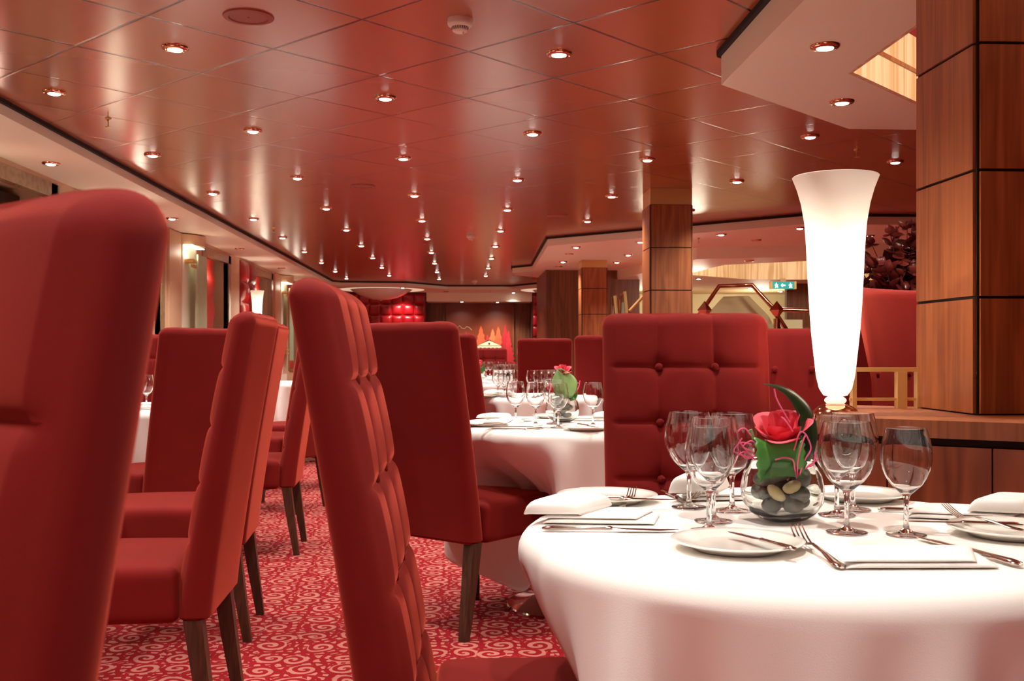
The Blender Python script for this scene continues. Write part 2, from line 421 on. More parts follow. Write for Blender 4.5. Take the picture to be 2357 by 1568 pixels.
# left wall: solid strips between the windows, a sill below and a lintel
wins = [(1.0, 2.4), (2.9, 3.95), (5.65, 7.17), (8.55, 9.75), (11.4, 12.54), (14.15, 15.36), (17.0, 18.1)]
b = MB(); b.box(XL-.45, YB, 0, XL, YE, .72); b.box(XL-.45, YB, 2.14, XL, YE, ZL+.0005)
ys = [YB]+[y for w in wins for y in w]+[YE]
for i in range(0, len(ys), 2): b.box(XL-.45, ys[i], .72, XL, ys[i+1], 2.14)
struct(b.build('wall_left', 'tan', smooth=False))
struct(MB().box(XL-.5, YB, 0, XL-.45, YE, ZC).build('wall_outer', 'darkwood', smooth=False))
for i, (y0, y1) in enumerate(wins):
    w = thing('window_%d' % (i+1), 'x', 'window', (XL, (y0+y1)/2, 0)); del w['label']; del w['category']; struct(w)
    h = (y1-y0)/2
    fr = MB().box(-.05, -h-.02, 2.09, .012, h+.16, 2.185); fr.box(-.05, -h-.11, .74, .012, -h+.0, 2.185); fr.box(-.05, h, .74, .012, h+.11, 2.185)
    fr.build('window_frame', 'marble', w, smooth=False)
    MB().box(-.2, -h, .72, .014, h, .74).build('window_sill', 'marble', w, smooth=False)
    MB().box(-.24, -h+.002, .74, -.2, h-.002, 2.09).build('shutter', 'darkwood', w, smooth=False)
    bl = MB()
    bl.grid(lambda u, v: (-.05+.012*math.sin(v*PI*8), -h+.03+u*h*1.1, .75+v*1.33), 4, 60)
    bl.add([(-.07, -h+.03, .75), (-.07, -h+.03+h*1.1, .75), (-.07, -h+.03+h*1.1, 2.08), (-.07, -h+.03, 2.08)], [(0, 1, 2, 3)])
    bl.build('blind', 'redblind', w)
    plight((.05, -h*.3, 1.9), 1.2, r=.05, parent=w, name='window_glow')  # bare point light just in front of the blind, no fitting
# half-round pilasters with a lit niche and an etched glass screen
def pilaster(y0, lab):
    t = thing('pilaster', lab, 'pilaster', (XL, y0, 0), 0)
    def bulge(n0=0, n1=1, dep=.17, w=.62): return [(max(0.004, dep*math.sin(PI*k/16)**.8), .42+w*(k/16)) for k in range(17)]
    P = bulge()
    MB().prism([[(0, .02)]+[(0.018, .02), (.018, .42)]+P[1:]+[(0, 1.04)]], 2.105, ZL-.012).build('capital', 'tan', t, smooth=False)
    MB().box(.001, .0, .0, .022, .42, 2.105).build('casing', 'tan', t, smooth=False)
    MB().box(.001, .43, .0, .03, .98, 2.104).build('niche_panel', 'cream', t, smooth=False)
    MB().box(.035, .44, 2.096, .12, .94, 2.104).build('niche_light', 'cove', t, smooth=False)
    MB().box(.12, .62, .9, .135, .98, 2.02).build('glass_screen', 'greenglass', t, smooth=False)
    for z in (1.93, 1.05):
        MB().box(.02, .5, z, .119, .66, z+.035).box(.1, .46, z-.05, .119, .62, z-.02).build('bracket', 'brass', t, smooth=False)
    plight((.09, .55, 2.03), .8, r=.04, parent=t, name='niche_lamp')
    return t
pilaster(4.2, 'tan rounded pilaster with lit niche, hidden in part by the nearest chair')
pilaster(9.98, 'nearer tan rounded pilaster with lit niche and etched green glass screen')
pilaster(15.6, 'farther tan rounded pilaster with green glass screen, left of the dark chair top')

def padwall(x0, y0, x1, y1, z0, z1, nx, nz, name, lab, facing=1):
    b = MB(); L_ = math.hypot(x1-x0, y1-y0); dx, dy = (x1-x0)/L_, (y1-y0)/L_; nxv, nyv = -dy*facing, dx*facing
    def fn(u, v):
        a = (u*nx) % 1 if u < 1 else 1; c = (v*nz) % 1 if v < 1 else 1
        p = ((1-abs(2*a-1)**3)*(1-abs(2*c-1)**3))**.6
        e = .01+.045*p
        return (x0+(x1-x0)*u+nxv*e, y0+(y1-y0)*u+nyv*e, z0+(z1-z0)*v)
    b.grid(fn, nx*10, nz*10)
    q = [(x0, y0), (x1, y1), (x1+nxv*.012, y1+nyv*.012), (x0+nxv*.012, y0+nyv*.012)]
    b.prism([q], z0, z1)
    return tag(b.build(name, 'padred'), lab, 'wall panel')
padwall(XL+.002, 7.6, XL+.002, 8.5, .9, 2.19, 2, 5, 'padded_panel', 'red padded leather panel on the left wall behind the nearest chair', -1)
padwall(XL+.002, 13.2, XL+.002, 14.1, .9, 2.19, 2, 5, 'padded_panel', 'red padded leather panel on the left wall behind the small lit vase lamp', -1)

# far end
yW = 21.6
struct(MB().box(XL-.5, YE, 0, XR, YE+.1, 2.9).build('wall_far', 'walnut', smooth=False))
struct(MB().box(XL-.5, YB-.1, 0, XR, YB, 2.9).build('wall_back', 'walnut', smooth=False))
struct(MB().box(XR, YB, 0, XR+.1, YE, 2.9).build('wall_right', 'walnut', smooth=False))
xa = D(982, 21.0)[0]; xb = D(1224, 21.0)[0]
struct(MB().box(xa, 20.9, 2.045, xb, YE, ZL-.001).build('trim_15', 'cream', smooth=False))
struct(MB().box(xa, 21.55, 0, xb, 21.65, 2.045).build('wall_mural', 'walnut', smooth=False))
struct(MB().box(XL, 20.9, 0, xa, YE, ZL-.001).build('wall_far_left', 'darkwood', smooth=False))
struct(MB().box(xb, 20.9, 0, 2.2, YE, ZL-.001).build('wall_far_right', 'darkwood', smooth=False))
padwall(XL+.05, 20.89, xa-.02, 20.89, 0, 2.2, 9, 10, 'padded_panel', 'wide red padded leather wall panel at the far left end under the dish lamp', -1)
padwall(xb+.02, 20.89, 2.15, 20.89, 0, 2.2, 3, 10, 'padded_panel', 'narrow red padded leather wall panel at the far end right of the mural', -1)
# concealed door beside the mural
xd0 = D(1187, 21.6)[0]; xd1 = D(1219, 21.6)[0]
dn = thing('door_1', 'x', 'd', ((xd0+xd1)/2, 21.55, 0)); del dn['label']; del dn['category']; struct(dn)
hw = (xd1-xd0)/2
MB().box(-hw, -.02, 0, hw, .0, 1.85).build('door_leaf', 'walnut', dn, smooth=False)
MB().tube([(-hw+.04, -.03, .98), (-hw+.04, -.03, 1.1)], .01).build('door_handle', 'brass', dn)
# mural
mx0 = D(1030, 21.5)[0]; mx1 = D(1180, 21.5)[0]; mz = ZH(700, 21.5)
mu = thing('mural', 'autumn forest mural with a small columned temple, on the far wall', 'mural', ((mx0+mx1)/2, 21.54, 0))
mw = (mx1-mx0)/2
MB().box(-mw, -.03, .3, mw, 0.0, mz).build('panel', pmat('mural_ground', RGB(120, 52, 26), .4, noise=.35, nscale=1.3), mu, smooth=False)
MB().box(-mw-.03, -.04, .3, -mw, 0, mz+.03).box(mw, -.04, .3, mw+.03, 0, mz+.03).box(-mw-.03, -.04, mz, mw+.03, 0, mz+.03).build('frame', 'walnut', mu, smooth=False)
def treeshape(cx, zb, h, w, seed):
    rr = random.Random(seed); n = 9; L_ = []; R_ = []
    for k in range(n):
        t = k/n; ww = w*(1-t)*(1 if k else .5); z = zb+h*t
        L_ += [(cx-ww, z+rr.uniform(-.02, .02)), (cx-ww*.55, z+h/n*.55)]
        R_ += [(cx+ww, z+rr.uniform(-.02, .02)), (cx+ww*.55, z+h/n*.55)]
    return L_+[(cx, zb+h)]+R_[::-1]
cols_ = [RGB(190, 40, 44), RGB(206, 84, 44), RGB(170, 28, 36), RGB(214, 104, 60)]
tm = [pmat('mural_foliage', c, .5, noise=.2, nscale=6) for c in cols_]
Mflat = Matrix(((1, 0, 0, 0), (0, 0, 1, 0), (0, 1, 0, 0), (0, 0, 0, 1)))
k_ = 0
for (px, pt_, w, c) in ((1044, 764, .22, 0), (1058, 768, .22, 2), (1073, 762, .24, 0), (1088, 772, .22, 2), (1107, 750, .34, 1), (1122, 770, .26, 0), (1134, 757, .34, 3), (1147, 752, .32, 1), (1163, 745, .26, 2), (1171, 760, .2, 0)):
    x = D(px, 21.5)[0]-(mx0+mx1)/2; zt = ZH(pt_, 21.5)
    bb = MB().prism([treeshape(x, .6, zt-.6, w, k_)], -.036-.0006*k_, -.03).xf(Mflat); k_ += 1
    bb.build('painted_tree', tm[c], mu, smooth=False)
tx = D(1126, 21.5)[0]-(mx0+mx1)/2; zt = ZH(782, 21.5); zb_ = ZH(797, 21.5); tw = .28
stn = pmat('mural_temple_stone', RGB(232, 206, 166), .5); ink = pmat('mural_ink', RGB(34, 24, 20), .6)
def flat(poly, y0, y1): return MB().prism([poly], y0, y1).xf(Mflat)
flat([(tx-tw, zb_), (tx+tw, zb_), (tx, zt)], -.05, -.044).build('temple_outline', ink, mu, smooth=False)
flat([(tx-tw*.86, zb_+.012), (tx+tw*.86, zb_+.012), (tx, zt-.022)], -.053, -.05).build('temple_pediment', stn, mu, smooth=False)
flat([(tx+.022*math.cos(a*PI/6), zb_+.05+.022*math.sin(a*PI/6)) for a in range(12)], -.056, -.053).build('temple_roundel', ink, mu, smooth=False)
flat([(tx-tw*.9, zb_-.03), (tx+tw*.9, zb_-.03), (tx+tw*.9, zb_), (tx-tw*.9, zb_)], -.053, -.044).build('temple_entablature', stn, mu, smooth=False)
flat([(tx-tw*.8, .5), (tx+tw*.8, .5), (tx+tw*.8, zb_-.03), (tx-tw*.8, zb_-.03)], -.046, -.044).build('temple_shadow', ink, mu, smooth=False)
for k in range(6):
    x = tx-tw*.78+k*tw*.3
    flat([(x-.016, .55), (x+.016, .55), (x+.013, zb_-.03), (x-.013, zb_-.03)], -.052, -.046).build('temple_column', stn, mu, smooth=False)
pk = [(D(px, 21.5)[0]-(mx0+mx1)/2, -.04, ZH(py, 21.5)) for px, py in ((1044, 753), (1050, 751), (1053, 754), (1058, 750), (1063, 756), (1070, 757), (1074, 752), (1080, 754), (1086, 760))]
MB().tube(pk, .004, 5).build('painted_mountain_line', stn, mu)

# right side wood wall and pillars
wx0 = D(1262, 14.6)[0]; wx1 = 2.55
struct(MB().box(wx0, 14.75, 0, wx1, 14.9, 2.2).build('wall_right_screen', 'walnut', smooth=False))
struct(MB().box(wx0-.02, 14.7, 0, wx0+.01, 16.5, 2.2).build('wall_screen_return', 'walnut', smooth=False))
def pillar(x0, y0, s, zt, lab, cap=True, z_top=None, zb=0):
    t = thing('wood_pillar', lab, 'pillar', (x0+s/2, y0+s/2, 0)); h = s/2
    joints = [1.84, 1.514, 1.188, .862, .536, .21]
    edges = [zt]+[j for j in joints if j > zb]+[zb]
    MB().box(-h+.008, -h+.008, zb, h-.008, h-.008, zt).build('core', 'gap', t, smooth=False)
    for a, b_ in zip(edges[:-1], edges[1:]):
        z1 = a-.004; z0 = b_+.004
        for rz in range(4):
            o = MB().box(-h+.014, -h, z0, h-.014, -h+.018, z1).xf(Matrix.Rotation(rz*PI/2, 4, 'Z')).build('veneer_panel', 'oak', t, smooth=False)
            # each panel is its own leaf of veneer
    if cap: MB().box(-h+.006, -h+.006, zt, h-.006, h-.006, z_top).build('brass_cap', 'brass', t, smooth=False)
    return t
pillar(1.315, 2.6, .36, 2.154, 'large wood panelled pillar at the right edge, standing on the partition ledge', False, zb=.885)
pillar(1.44, 7.88, .335, 2.17, 'wood panelled pillar with brass cap behind the chair facing the camera', z_top=ZC-.001)
px3 = D(1339, 13.1)[0]
pillar(px3, 13.08, .335, ZH(615, 13.08), 'farthest wood panelled pillar with brass cap in front of the wood wall', z_top=2.199)

# ceiling fittings ---------------------------------------------------------
def downlight(loc, lab, lit=True, group=None, power=66):
    t = thing('downlight', lab, 'ceiling light', loc, 0, group)
    prof = [(.030, .0), (.033, -.012), (.047, -.011), (.053, -.006), (.0545, 0)]
    MB().lathe(prof, 28).build('trim_ring', 'rosebrass', t)
    MB().lathe([(0, -.0175), (.014, -.0165), (.024, -.0135), (.029, -.009), (.0295, -.001)], 20).build('bulb', 'bulb' if lit else 'coldbulb', t)
    if lit: spot(t, (0, 0, -.03), power)
    return t
dl = downlight((-1.17, 4.33, ZC), 'gold-rimmed downlight in the red ceiling, top left beside the speaker grille')
udl = downlight((2.0, -1.0, ZC), 'x', False)
xcols = [-1.95, -1.17, -.37, .41, 1.21, 2.02, 2.85]
cname = ['leftmost', 'second', 'third', 'fourth', 'fifth', 'sixth', 'rightmost']
for i, x in enumerate(xcols):
    ph = 4.33 if i % 2 else 5.1
    if i == 2: ph = 5.13
    k = 0; y = ph-1.6*4
    while y < 19.2:
        vis = y > (4.0 if i else 4.8)
        ok = True
        if i >= 4 and .9 < y < 5.2: ok = False
        if i == 4 and y < 5.0: ok = False
        if i >= 3 and y > 11.2 and x > .95: ok = False
        if i == 5 and y > 10.2: ok = False
        if i == 6 and y > 9.0: ok = False
        if i == 4 and y > 10.9: ok = False
        if y > 18.4: ok = False
        if y < YB+.5: ok = False
        if ok:
            if vis:
                lab = 'red-ceiling downlight, %s from the camera in the %s%s lengthwise row' % (ORD[min(k, 11)], cname[i], '' if i in (0, 6) else ' from left'); k += 1
            else:
                lab = 'gold-rimmed downlight in the red ceiling above the nearest table and chairs'
            if i == 1 and abs(y-4.33) < .01: dl['label'] = lab
            else: dup(dl, (x, y, ZC), 0, lab, None if vis else 'downlights overhead, out of the frame')
        y += 1.6
def px_at(px, py, z): x, y = Z(px, py, z); return (x, y, z)
for q, (px, py, z, lit, lab) in enumerate([
    (117, 375, ZL, 1, 'downlight in the left soffit, above the olive marble frieze'), (396, 502, ZL, 1, 'downlight in the left soffit, right beside the nearest chair top'),
    (551, 572, ZL, 0, 'unlit downlight in the left soffit past the nearer pilaster'), (648, 617, ZL, 0, 'downlight in the left soffit above the farther pilaster'),
    (927, 662, ZL, 1, 'downlight in the far soffit above the dish lamp'), (1026, 671, ZL, 0, 'downlight in the far soffit between dish lamp and mural'),
    (1182, 673, ZL, 1, 'bright downlight in the far soffit over the right half of the mural'),
    (1063, 694, 2.045, 1, 'left of the two downlights close over the mural'), (1145, 695, 2.045, 1, 'right of the two downlights close over the mural'),
    (1899, 105, ZN, 1, 'large downlight in the pale coffer border, nearer the camera'), (1938, 233, ZN, 1, 'downlight in the pale coffer border beyond the starburst one'),
    (1326, 568, ZR, 1, 'downlight at the left corner of the pale right soffit, first of a row of four'), (1311, 584, ZR, 0, 'second downlight of the row along the edge of the pale right soffit'),
    (1296, 602, ZR, 1, 'third downlight of the row along the edge of the pale right soffit'), (1286, 613, ZR, 0, 'fourth and farthest downlight of the row along the edge of the pale right soffit'),
    (1446, 586, ZR, 1, 'downlight in the pale soffit just left of the brass-capped pillar'), (1420, 603, ZR, 1, 'downlight in the pale soffit right above the farthest pillar'),
    (1474, 556, ZR, 1, 'downlight touching the left face of the brass-capped pillar'), (1660, 539, ZR, 1, 'downlight in the pale soffit right of the brass-capped pillar'),
    (1741, 552, ZR, 0, 'unlit downlight in the pale soffit left of the tall white lamp'), (1841, 524, ZR, 1, 'downlight peeping out left of the tall white lamp'),
    (2001, 542, ZR, 1, 'downlight between the tall white lamp and the burgundy plant'),
    (1725, 600, 2.07, 0, 'unlit downlight on the lower border of the far coffer'), (1608, 641, 2.07, 1, 'small downlight close right of the brass-capped pillar under the far coffer'),
    (1726, 663, 2.07, 1, 'small downlight inside the brass hexagon frame'), (1797, 670, 2.07, 1, 'small downlight beneath the teal exit sign')]):
    p = px_at(px, py, z)
    dup(dl if lit else udl, p, 0, lab)
for o in list(udl.children): bpy.data.objects.remove(o)
bpy.data.objects.remove(udl)

def detector(px, py, z, lab):
    t = thing('smoke_detector', lab, 'smoke detector', px_at(px, py, z))
    MB().lathe([(0, 0), (.047, 0), (.048, -.018), (.044, -.026), (.033, -.031), (.028, -.046), (.02, -.051), (0, -.052)], 32).build('housing', 'white', t)
    sl = MB()
    for k in range(24):
        a = 2*PI*k/24; sl.add([(q[0]*math.cos(a)-q[1]*math.sin(a), q[0]*math.sin(a)+q[1]*math.cos(a), q[2]) for q in ((.0335, -.0014, -.0325), (.0335, .0014, -.0325), (.0297, .0014, -.0435), (.0297, -.0014, -.0435))], [(0, 1, 2, 3)])
    sl.build('vent_slots', 'gap', t, smooth=False)
    MB().lathe([(0, -.06), (.003, -.059), (.0035, -.05), (0, -.05)], 8, (.012, -.01, 0)).build('indicator', 'white', t)
    return t
detector(1059, 44, ZC, 'white smoke detector on the red ceiling, nearest the camera')
detector(1084, 542, ZC, 'white smoke detector midway along the red ceiling')
detector(1092, 647, ZC, 'tiny white smoke detector at the far end of the red ceiling')
for px, py, lab in ((572, 38, 'large round ceiling speaker grille, nearest the camera'), (835, 428, 'second round ceiling speaker grille, above the tufted tall chair'), (1283, 497, 'third round speaker grille, left of the brass-capped pillar')):
    t = thing('ceiling_speaker', lab, 'speaker', px_at(px, py, ZC))
    MB().lathe([(0.07, -.002), (.074, -.007), (.092, -.005), (.094, 0)], 48).build('rim', 'speaker', t)
    MB().lathe([(0, -.006), (.004, -.006), (.005, -.004), (.0695, -.003), (.07, 0)], 48).build('grille', 'speaker', t)
for px, py, z, lab in ((249, 272, ZC, 'brass fire sprinkler below the bright reflection on the red ceiling'), (1972, 344, ZC, 'small fire sprinkler on the red ceiling beyond the tall white lamp'), (1608, 548, ZR, 'small fire sprinkler on the pale soffit right of the brass-capped pillar'), (1129, 668, ZL, 'tiny fire sprinkler on the far soffit above the mural'), (630, 524, ZC, 'small fire sprinkler on the red ceiling close to the left soffit'), (824, 663, ZL, 'tiny fire sprinkler on the far soffit left of the dish lamp')):
    t = thing('fire_sprinkler', lab, 'sprinkler', px_at(px, py, z))
    MB().lathe([(0, 0), (.018, 0), (.016, -.006), (.006, -.008), (.006, -.016), (.004, -.018), (0, -.018)], 16).build('escutcheon', 'brass', t)
    MB().lathe([(0, -.018), (.0035, -.018), (.0035, -.045), (0, -.045)], 10).build('bulb_tube', 'chrome', t)
    MB().lathe([(0, -.045), (.015, -.046), (.015, -.048), (0, -.05)], 16).build('deflector', 'brass', t)

# dish lamps at the far end
def dish(px, lab):
    x, y = Z(px, 672, ZL)
    t = thing('dish_lamp', lab, 'ceiling lamp', (x, 20.0, ZL))
    MB().lathe([(.6, -.002), (.8, -.004), (.82, 0), (.6, 0)], 64).build('recess_disc', emis('recess_glow', (1, .8, .55, 1), .55), t)
    MB().lathe([(.0, -.2), (.15, -.19), (.3, -.155), (.43, -.1), (.52, -.045), (.58, -.01), (.565, -.01), (.42, -.09), (.28, -.145), (0, -.185)], 48).build('glass_dish', 'porcelain', t)
    MB().lathe([(0, -.22), (.02, -.215), (.025, -.2), (0, -.19)], 16).build('finial', 'chrome', t)
    MB().lathe([(0, -.01), (.08, -.01), (.08, 0), (0, 0)], 16).build('canopy', 'chrome', t)
    return t
dish(884, 'wide glass dish lamp under the far soffit, left of the mural')
dish(1290, 'glass dish lamp at the far end, cut off by the wood wall')
spot(None, D(925, 20.35)+(2.19,), 60, 80, .6, rot=(.55, 0, 0), name='panel_fill_spot'); spot(None, D(1262, 20.35)+(2.19,), 50, 80, .6, rot=(.55, 0, 0), name='panel_fill_spot')  # spots without fittings, added for highlights on the padded panels
for px_m in (1063, 1145): spot(None, D(px_m, 20.9)+(2.03,), 26, 100, .8, rot=(.5, 0, 0), name='mural_spot')

# ------------------------------------------------------------------ chairs
SEAMZ = [1.006, .855, .704, .553, .402]
def back_part():
    b = MB(); H0, H1 = .345, 1.15; hw = .23
    NF, rs = 84, []
    zs = list(np.linspace(H0, H1-.03, 132))
    endc = []
    def prof(z, ins=0, dispk=1.0):
        t = (z-H0)/(H1-H0)
        th = .043-.012*t            # half thickness
        lean = .135*((z-.35)/.8)**1.15 if z > .35 else 0
        yc = -.235-lean
        w_ = hw-ins-.006*(1-t); h_ = max(.004, th-ins); r = min(h_*.98, .035)
        ring = []
        for i in range(NF+1):
            x = -w_+r+(2*w_-2*r)*i/NF
            d = 0
            if dispk > 0:
                cu = (x+hw)/(2*hw)*3; fu = 2*(cu % 1)-1
                bnd = [H1+.004]+SEAMZ+[.25]
                for k in range(len(bnd)-1):
                    if bnd[k+1] <= z <= bnd[k]:
                        fv = 2*(z-bnd[k+1])/(bnd[k]-bnd[k+1])-1; break
                else: fv = 0
                p = (max(0, 1-abs(fu)**7)**.6)*(max(0, 1-abs(fv)**9)**.6)
                d = -.004+.011*p+.003*(1-fu*fu)*(1-fv*fv)
                for bx in (-hw/3, hw/3):
                    for bz in SEAMZ:
                        q = ((x-bx)**2+(z-bz)**2)
                        d -= .012*math.exp(-q/.0007)
                e = min(1, (w_-abs(x))/.03); d = d*e if d > 0 else d*min(1, e*1.2)
                d *= dispk
            ring.append((x, yc+h_+d, z))
        for k in range(1, 5):
            a = PI/2*k/5; ring.append((w_-r+r*math.sin(a), yc+h_-r+r*math.cos(a), z))
        ring.append((w_, yc, z))
        for k in range(1, 5):
            a = PI/2*k/5; ring.append((w_-r+r*math.cos(a), yc-h_+r-r*math.sin(a), z))
        for i in range(9):
            x = w_-r-(2*w_-2*r)*i/8; ring.append((x, yc-h_, z))
        for k in range(1, 5):
            a = PI/2*k/5; ring.append((-w_+r-r*math.sin(a), yc-h_+r-r*math.cos(a), z))
        ring.append((-w_, yc, z))
        for k in range(1, 5):
            a = PI/2*k/5; ring.append((-w_+r-r*math.cos(a), yc+h_-r+r*math.sin(a), z))
        return ring
    for k in range(5, 0, -1):
        a = PI/2*k/5; rs.append(prof(H0+.018*(1-math.sin(a)), .018*(1-math.cos(a)), 0))
    for z in zs[2:]: rs.append(prof(z))
    R = .03
    for k in range(1, 9):
        a = PI/2*k/8; rs.append(prof(H1-R+R*math.sin(a), R*(1-math.cos(a)), math.cos(a)))
    # puffed top edge, one bulge per column
    top = rs[-9:]
    n = len(rs)
    for j in range(n-30, n):
        f = (j-(n-30))/29
        rs[j] = [(x, y, z+f*f*.006*abs(math.cos((x+hw)/(2*hw)*3*PI/1-PI/2))) for x, y, z in rs[j]]
    b.rings(rs)
    return b
def make_chair():
    t = thing('dining_chair', 'x', 'chair')
    bk = back_part().build('backrest', 'velvet', t, angle=80)
    for z in SEAMZ:
        for x in (-.23/3, .23/3):
            lean = .135*((z-.35)/.8)**1.15; th = .043-.012*(z-.345)/.805
            y = -.235-lean+th-.010
            MB().lathe([(0, .009), (.005, .0085), (.009, .006), (.0108, .001), (.0100, -.005)], 14).xf(Matrix.Translation((x, y+.004, z)) @ Matrix.Rotation(-PI/2+.16, 4, 'X')).build('button', 'velvet', bk)
    MB().softbox(.228, .225, .075, .028, (0, .025, .415), .016).build('seat', 'velvet', t, weld=True, angle=80)
    for sx in (-1, 1):
        for sy, dy in ((-1, -.05), (1, .02)):
            x = sx*.195; y = (-.235 if sy < 0 else .21)
            rs = []
            for z, h_, o in ((.35, .024, 0), (.2, .021, .4), (.02, .0155, .95), (0, .0145, 1)):
                cx_, cy_ = x, y+dy*o
                rs.append([(cx_-h_, cy_-h_, z), (cx_+h_, cy_-h_, z), (cx_+h_, cy_+h_, z), (cx_-h_, cy_+h_, z)])
            MB().rings(rs).build('leg', 'legwood', t, smooth=False)
    return t
proto = make_chair(); first = [True]
def chair(X, d, fx, fy, lab, group=None, rear=True):
    """rear-bottom centre of the back at camera-aligned ground (X, d), facing (fx, fy) in the same frame"""
    l = math.hypot(fx, fy); fx /= l; fy /= l
    ox, oy = (X+fx*.283, d+fy*.283) if rear else (X, d)
    x, y = C(ox, oy); wx, wy = C(fx, fy); rz = math.atan2(-wx, wy)
    if first[0]:
        first[0] = False; o = proto; o.location = (x, y, 0); o.rotation_euler = (0, 0, rz); o['label'] = lab
        if group: o['group'] = group
    else: o = dup(proto, (x, y, 0), rz, lab, group)
    return o
T1 = (.49, 1.74); T2 = (.25, 4.3)
chair(-.625, .48, -.58, -.81, 'blurred red velvet chair filling the left edge, closest to the camera', rear=False)
chair(-.80, 2.92, -.996, -.083, 'red velvet chair left of the aisle with its bright plain back towards us')
chair(-.212, 1.68, 1, .04, 'tall red tufted chair in the centre foreground, side on, seat at the nearest table')
chair(.48, 2.83, -.03, -1, 'red tufted chair facing the camera across the nearest white table')
chair(-.325, 3.883, .62, .78, 'red chair seen from behind at the left of the middle table, seat and legs lit')
chair(-.98, 3.95, -.99, -.12, 'red chair tucked behind the bright-backed one, only its tufted edge and seat showing')
chair(-1.49, 4.85, -.80, .60, 'dark-backed red chair right beside the nearest blurred chair, at the second left table')
chair(-1.13, 5.55, -1, -.10, 'red chair edge-on behind the bright-backed chair, its slim dark leg on the carpet')
chair(-1.33, 6.85, -.93, .36, 'dull red plain-backed chair between the two foreground chairs, third left table')
chair(-1.36, 8.1, -1, -.1, 'small red chair farther down the aisle behind the tall tufted one')
chair(-1.22, 9.9, -1, .1, 'distant red chair by the fourth left table, seen past the tall tufted one')
chair(-.33, 6.5, .7, .7, 'dark red chair just right of the middle back, left of the second row of glasses')
chair(-.62, 9.4, .95, -.25, 'red tufted chair at the left end of the third table in the row')
chair(-.28, 13.2, .15, -1, 'tiny tufted chair facing us in front of the painted temple').scale = (1, 1, .94)
chair(.34, 13.4, -.3, -1, 'tiny tufted chair facing us right of the painted temple').scale = (1, 1, .94)
chair(.275, 8.8, .0, 1, 'square dark chair back behind the glasses of the middle table')
chair(.655, 7.1, .05, 1, 'dark chair back half hidden by the tufted chair facing the camera')
chair(.68, 9.7, -1, -.1, 'chair of which a thin red strip shows between two dark chair backs')
chair(-2.42, 6.45, .2, -1, 'dark red chair top at the window side, seen beside the nearest chair')

# ------------------------------------------------------------------ tables
def cloth_mesh(R, pushes, seed, rot=0, zt=.75, a=.86, n=288):
    rr = random.Random(seed); ph = [rr.uniform(0, 6.28) for _ in range(8)]
    b = MB(); rings = [0.0, .25, .5, .75, .9]; rc = .035; v = []; f = []
    nt = 40; prof = []
    for k in rings: prof.append(('t', k*(R-rc)))
    for k in range(6): prof.append(('c', PI/2*k/6))
    for k in range(nt+1): prof.append(('d', k/nt))
    m = len(prof)
    for i in range(n):
        th = 2*PI*i/n
        ca, sa = abs(math.cos(th-rot)), abs(math.sin(th-rot))
        Lg = min(.715, a/((ca**7+sa**7)**(1/7))-R+.0)
        fold = (.40*math.cos(5*th+ph[0])+.34*math.cos(9*th+ph[1])+.46*math.cos(14*th+ph[2])+.24*math.cos(23*th+ph[3]))
        for kind, t in prof:
            if kind == 't': r, z = t, zt
            elif kind == 'c': r, z = R-rc+rc*math.sin(t), zt-rc+rc*math.cos(t)
            else:
                dz = t*(Lg-rc); z = zt-rc-dz; s = min(1, dz/.28)
                r = R+.066*fold*s-.018*s
                for pa, depth, wid in pushes:
                    da = (th-pa+PI) % (2*PI)-PI
                    g = math.exp(-(da/wid)**4); kz = min(1, max(0, dz/.26)); kz = kz*kz*(3-2*kz)
                    r -= depth*g*kz*(1 if dz < .42 else 1)
                r += .006*s*math.sin(4*th+dz*11+ph[4])
            v.append((r*math.cos(th), r*math.sin(th), z))
    for i in range(n):
        j = (i+1) % n
        for q in range(m-1): f.append((i*m+q, j*m+q, j*m+q+1, i*m+q+1))
    b.add(v, f); return b
ZT = .7535
def table(X, d, lab, clab, pushes, seed, rot=.4, R=.45, a=.86):
    x, y = C(X, d)
    t = thing('dining_table', lab, 'table', (x, y, 0))
    MB().lathe([(0, .722), (R-.03, .722), (R-.02, .73), (R-.02, .744), (0, .744)], 64).build('tabletop', 'walnut', t)
    MB().lathe([(0, .04), (.045, .04), (.04, .07), (.032, .1), (.032, .66), (.1, .721), (0, .721)], 24).build('column', 'black', t)
    MB().lathe([(0, .0), (.268, 0), (.272, .006), (.268, .012), (.2, .022), (.08, .045), (0, .05)], 64).build('base', 'chrome', t)
    c = cloth_mesh(R, pushes, seed, rot, ZT-.0015, a).build('tablecloth', 'linen', weld=True, angle=180)
    c.location = (x, y, 0)
    md = c.modifiers.new('thickness', 'SOLIDIFY'); md.thickness = .0015; md.offset = -1
    tag(c, clab, 'tablecloth')
    return x, y
def ang(fx, fy):      # direction from table centre in camera-aligned frame -> room angle
    wx, wy = C(fx, fy); return math.atan2(wy, wx)
table(T1[0], T1[1], 'small round pedestal table under the nearest white cloth', 'white cloth draped over the nearest round table, soft folds in front', [(ang(-1, 0.1), .17, .55), (ang(0, 1), .16, .5)], 3, .55, R=.48, a=.9)
table(T2[0], T2[1], 'round pedestal table with chrome disc base under the middle white cloth', 'white cloth on the middle table, hanging nearly to the carpet behind the lit red seat', [(ang(-.72, -.69), .28, .62)], 11, ang(-1, -.35)-PI/4, R=.5, a=.92)
table(.16, 6.95, 'round table under the third white cloth of the centre row', 'white cloth on the table just behind the middle one', [(ang(-.8, -.4), .14, .5)], 5)
table(-.02, 9.75, 'round table under the fourth white cloth of the centre row', 'white cloth on the fourth table of the centre row, crowded with glasses', [(ang(0, -1), .14, .5)], 6)
table(-.12, 12.3, 'round table under the farthest white cloth of the centre row', 'farthest white cloth of the centre row, below the mural', [], 7)
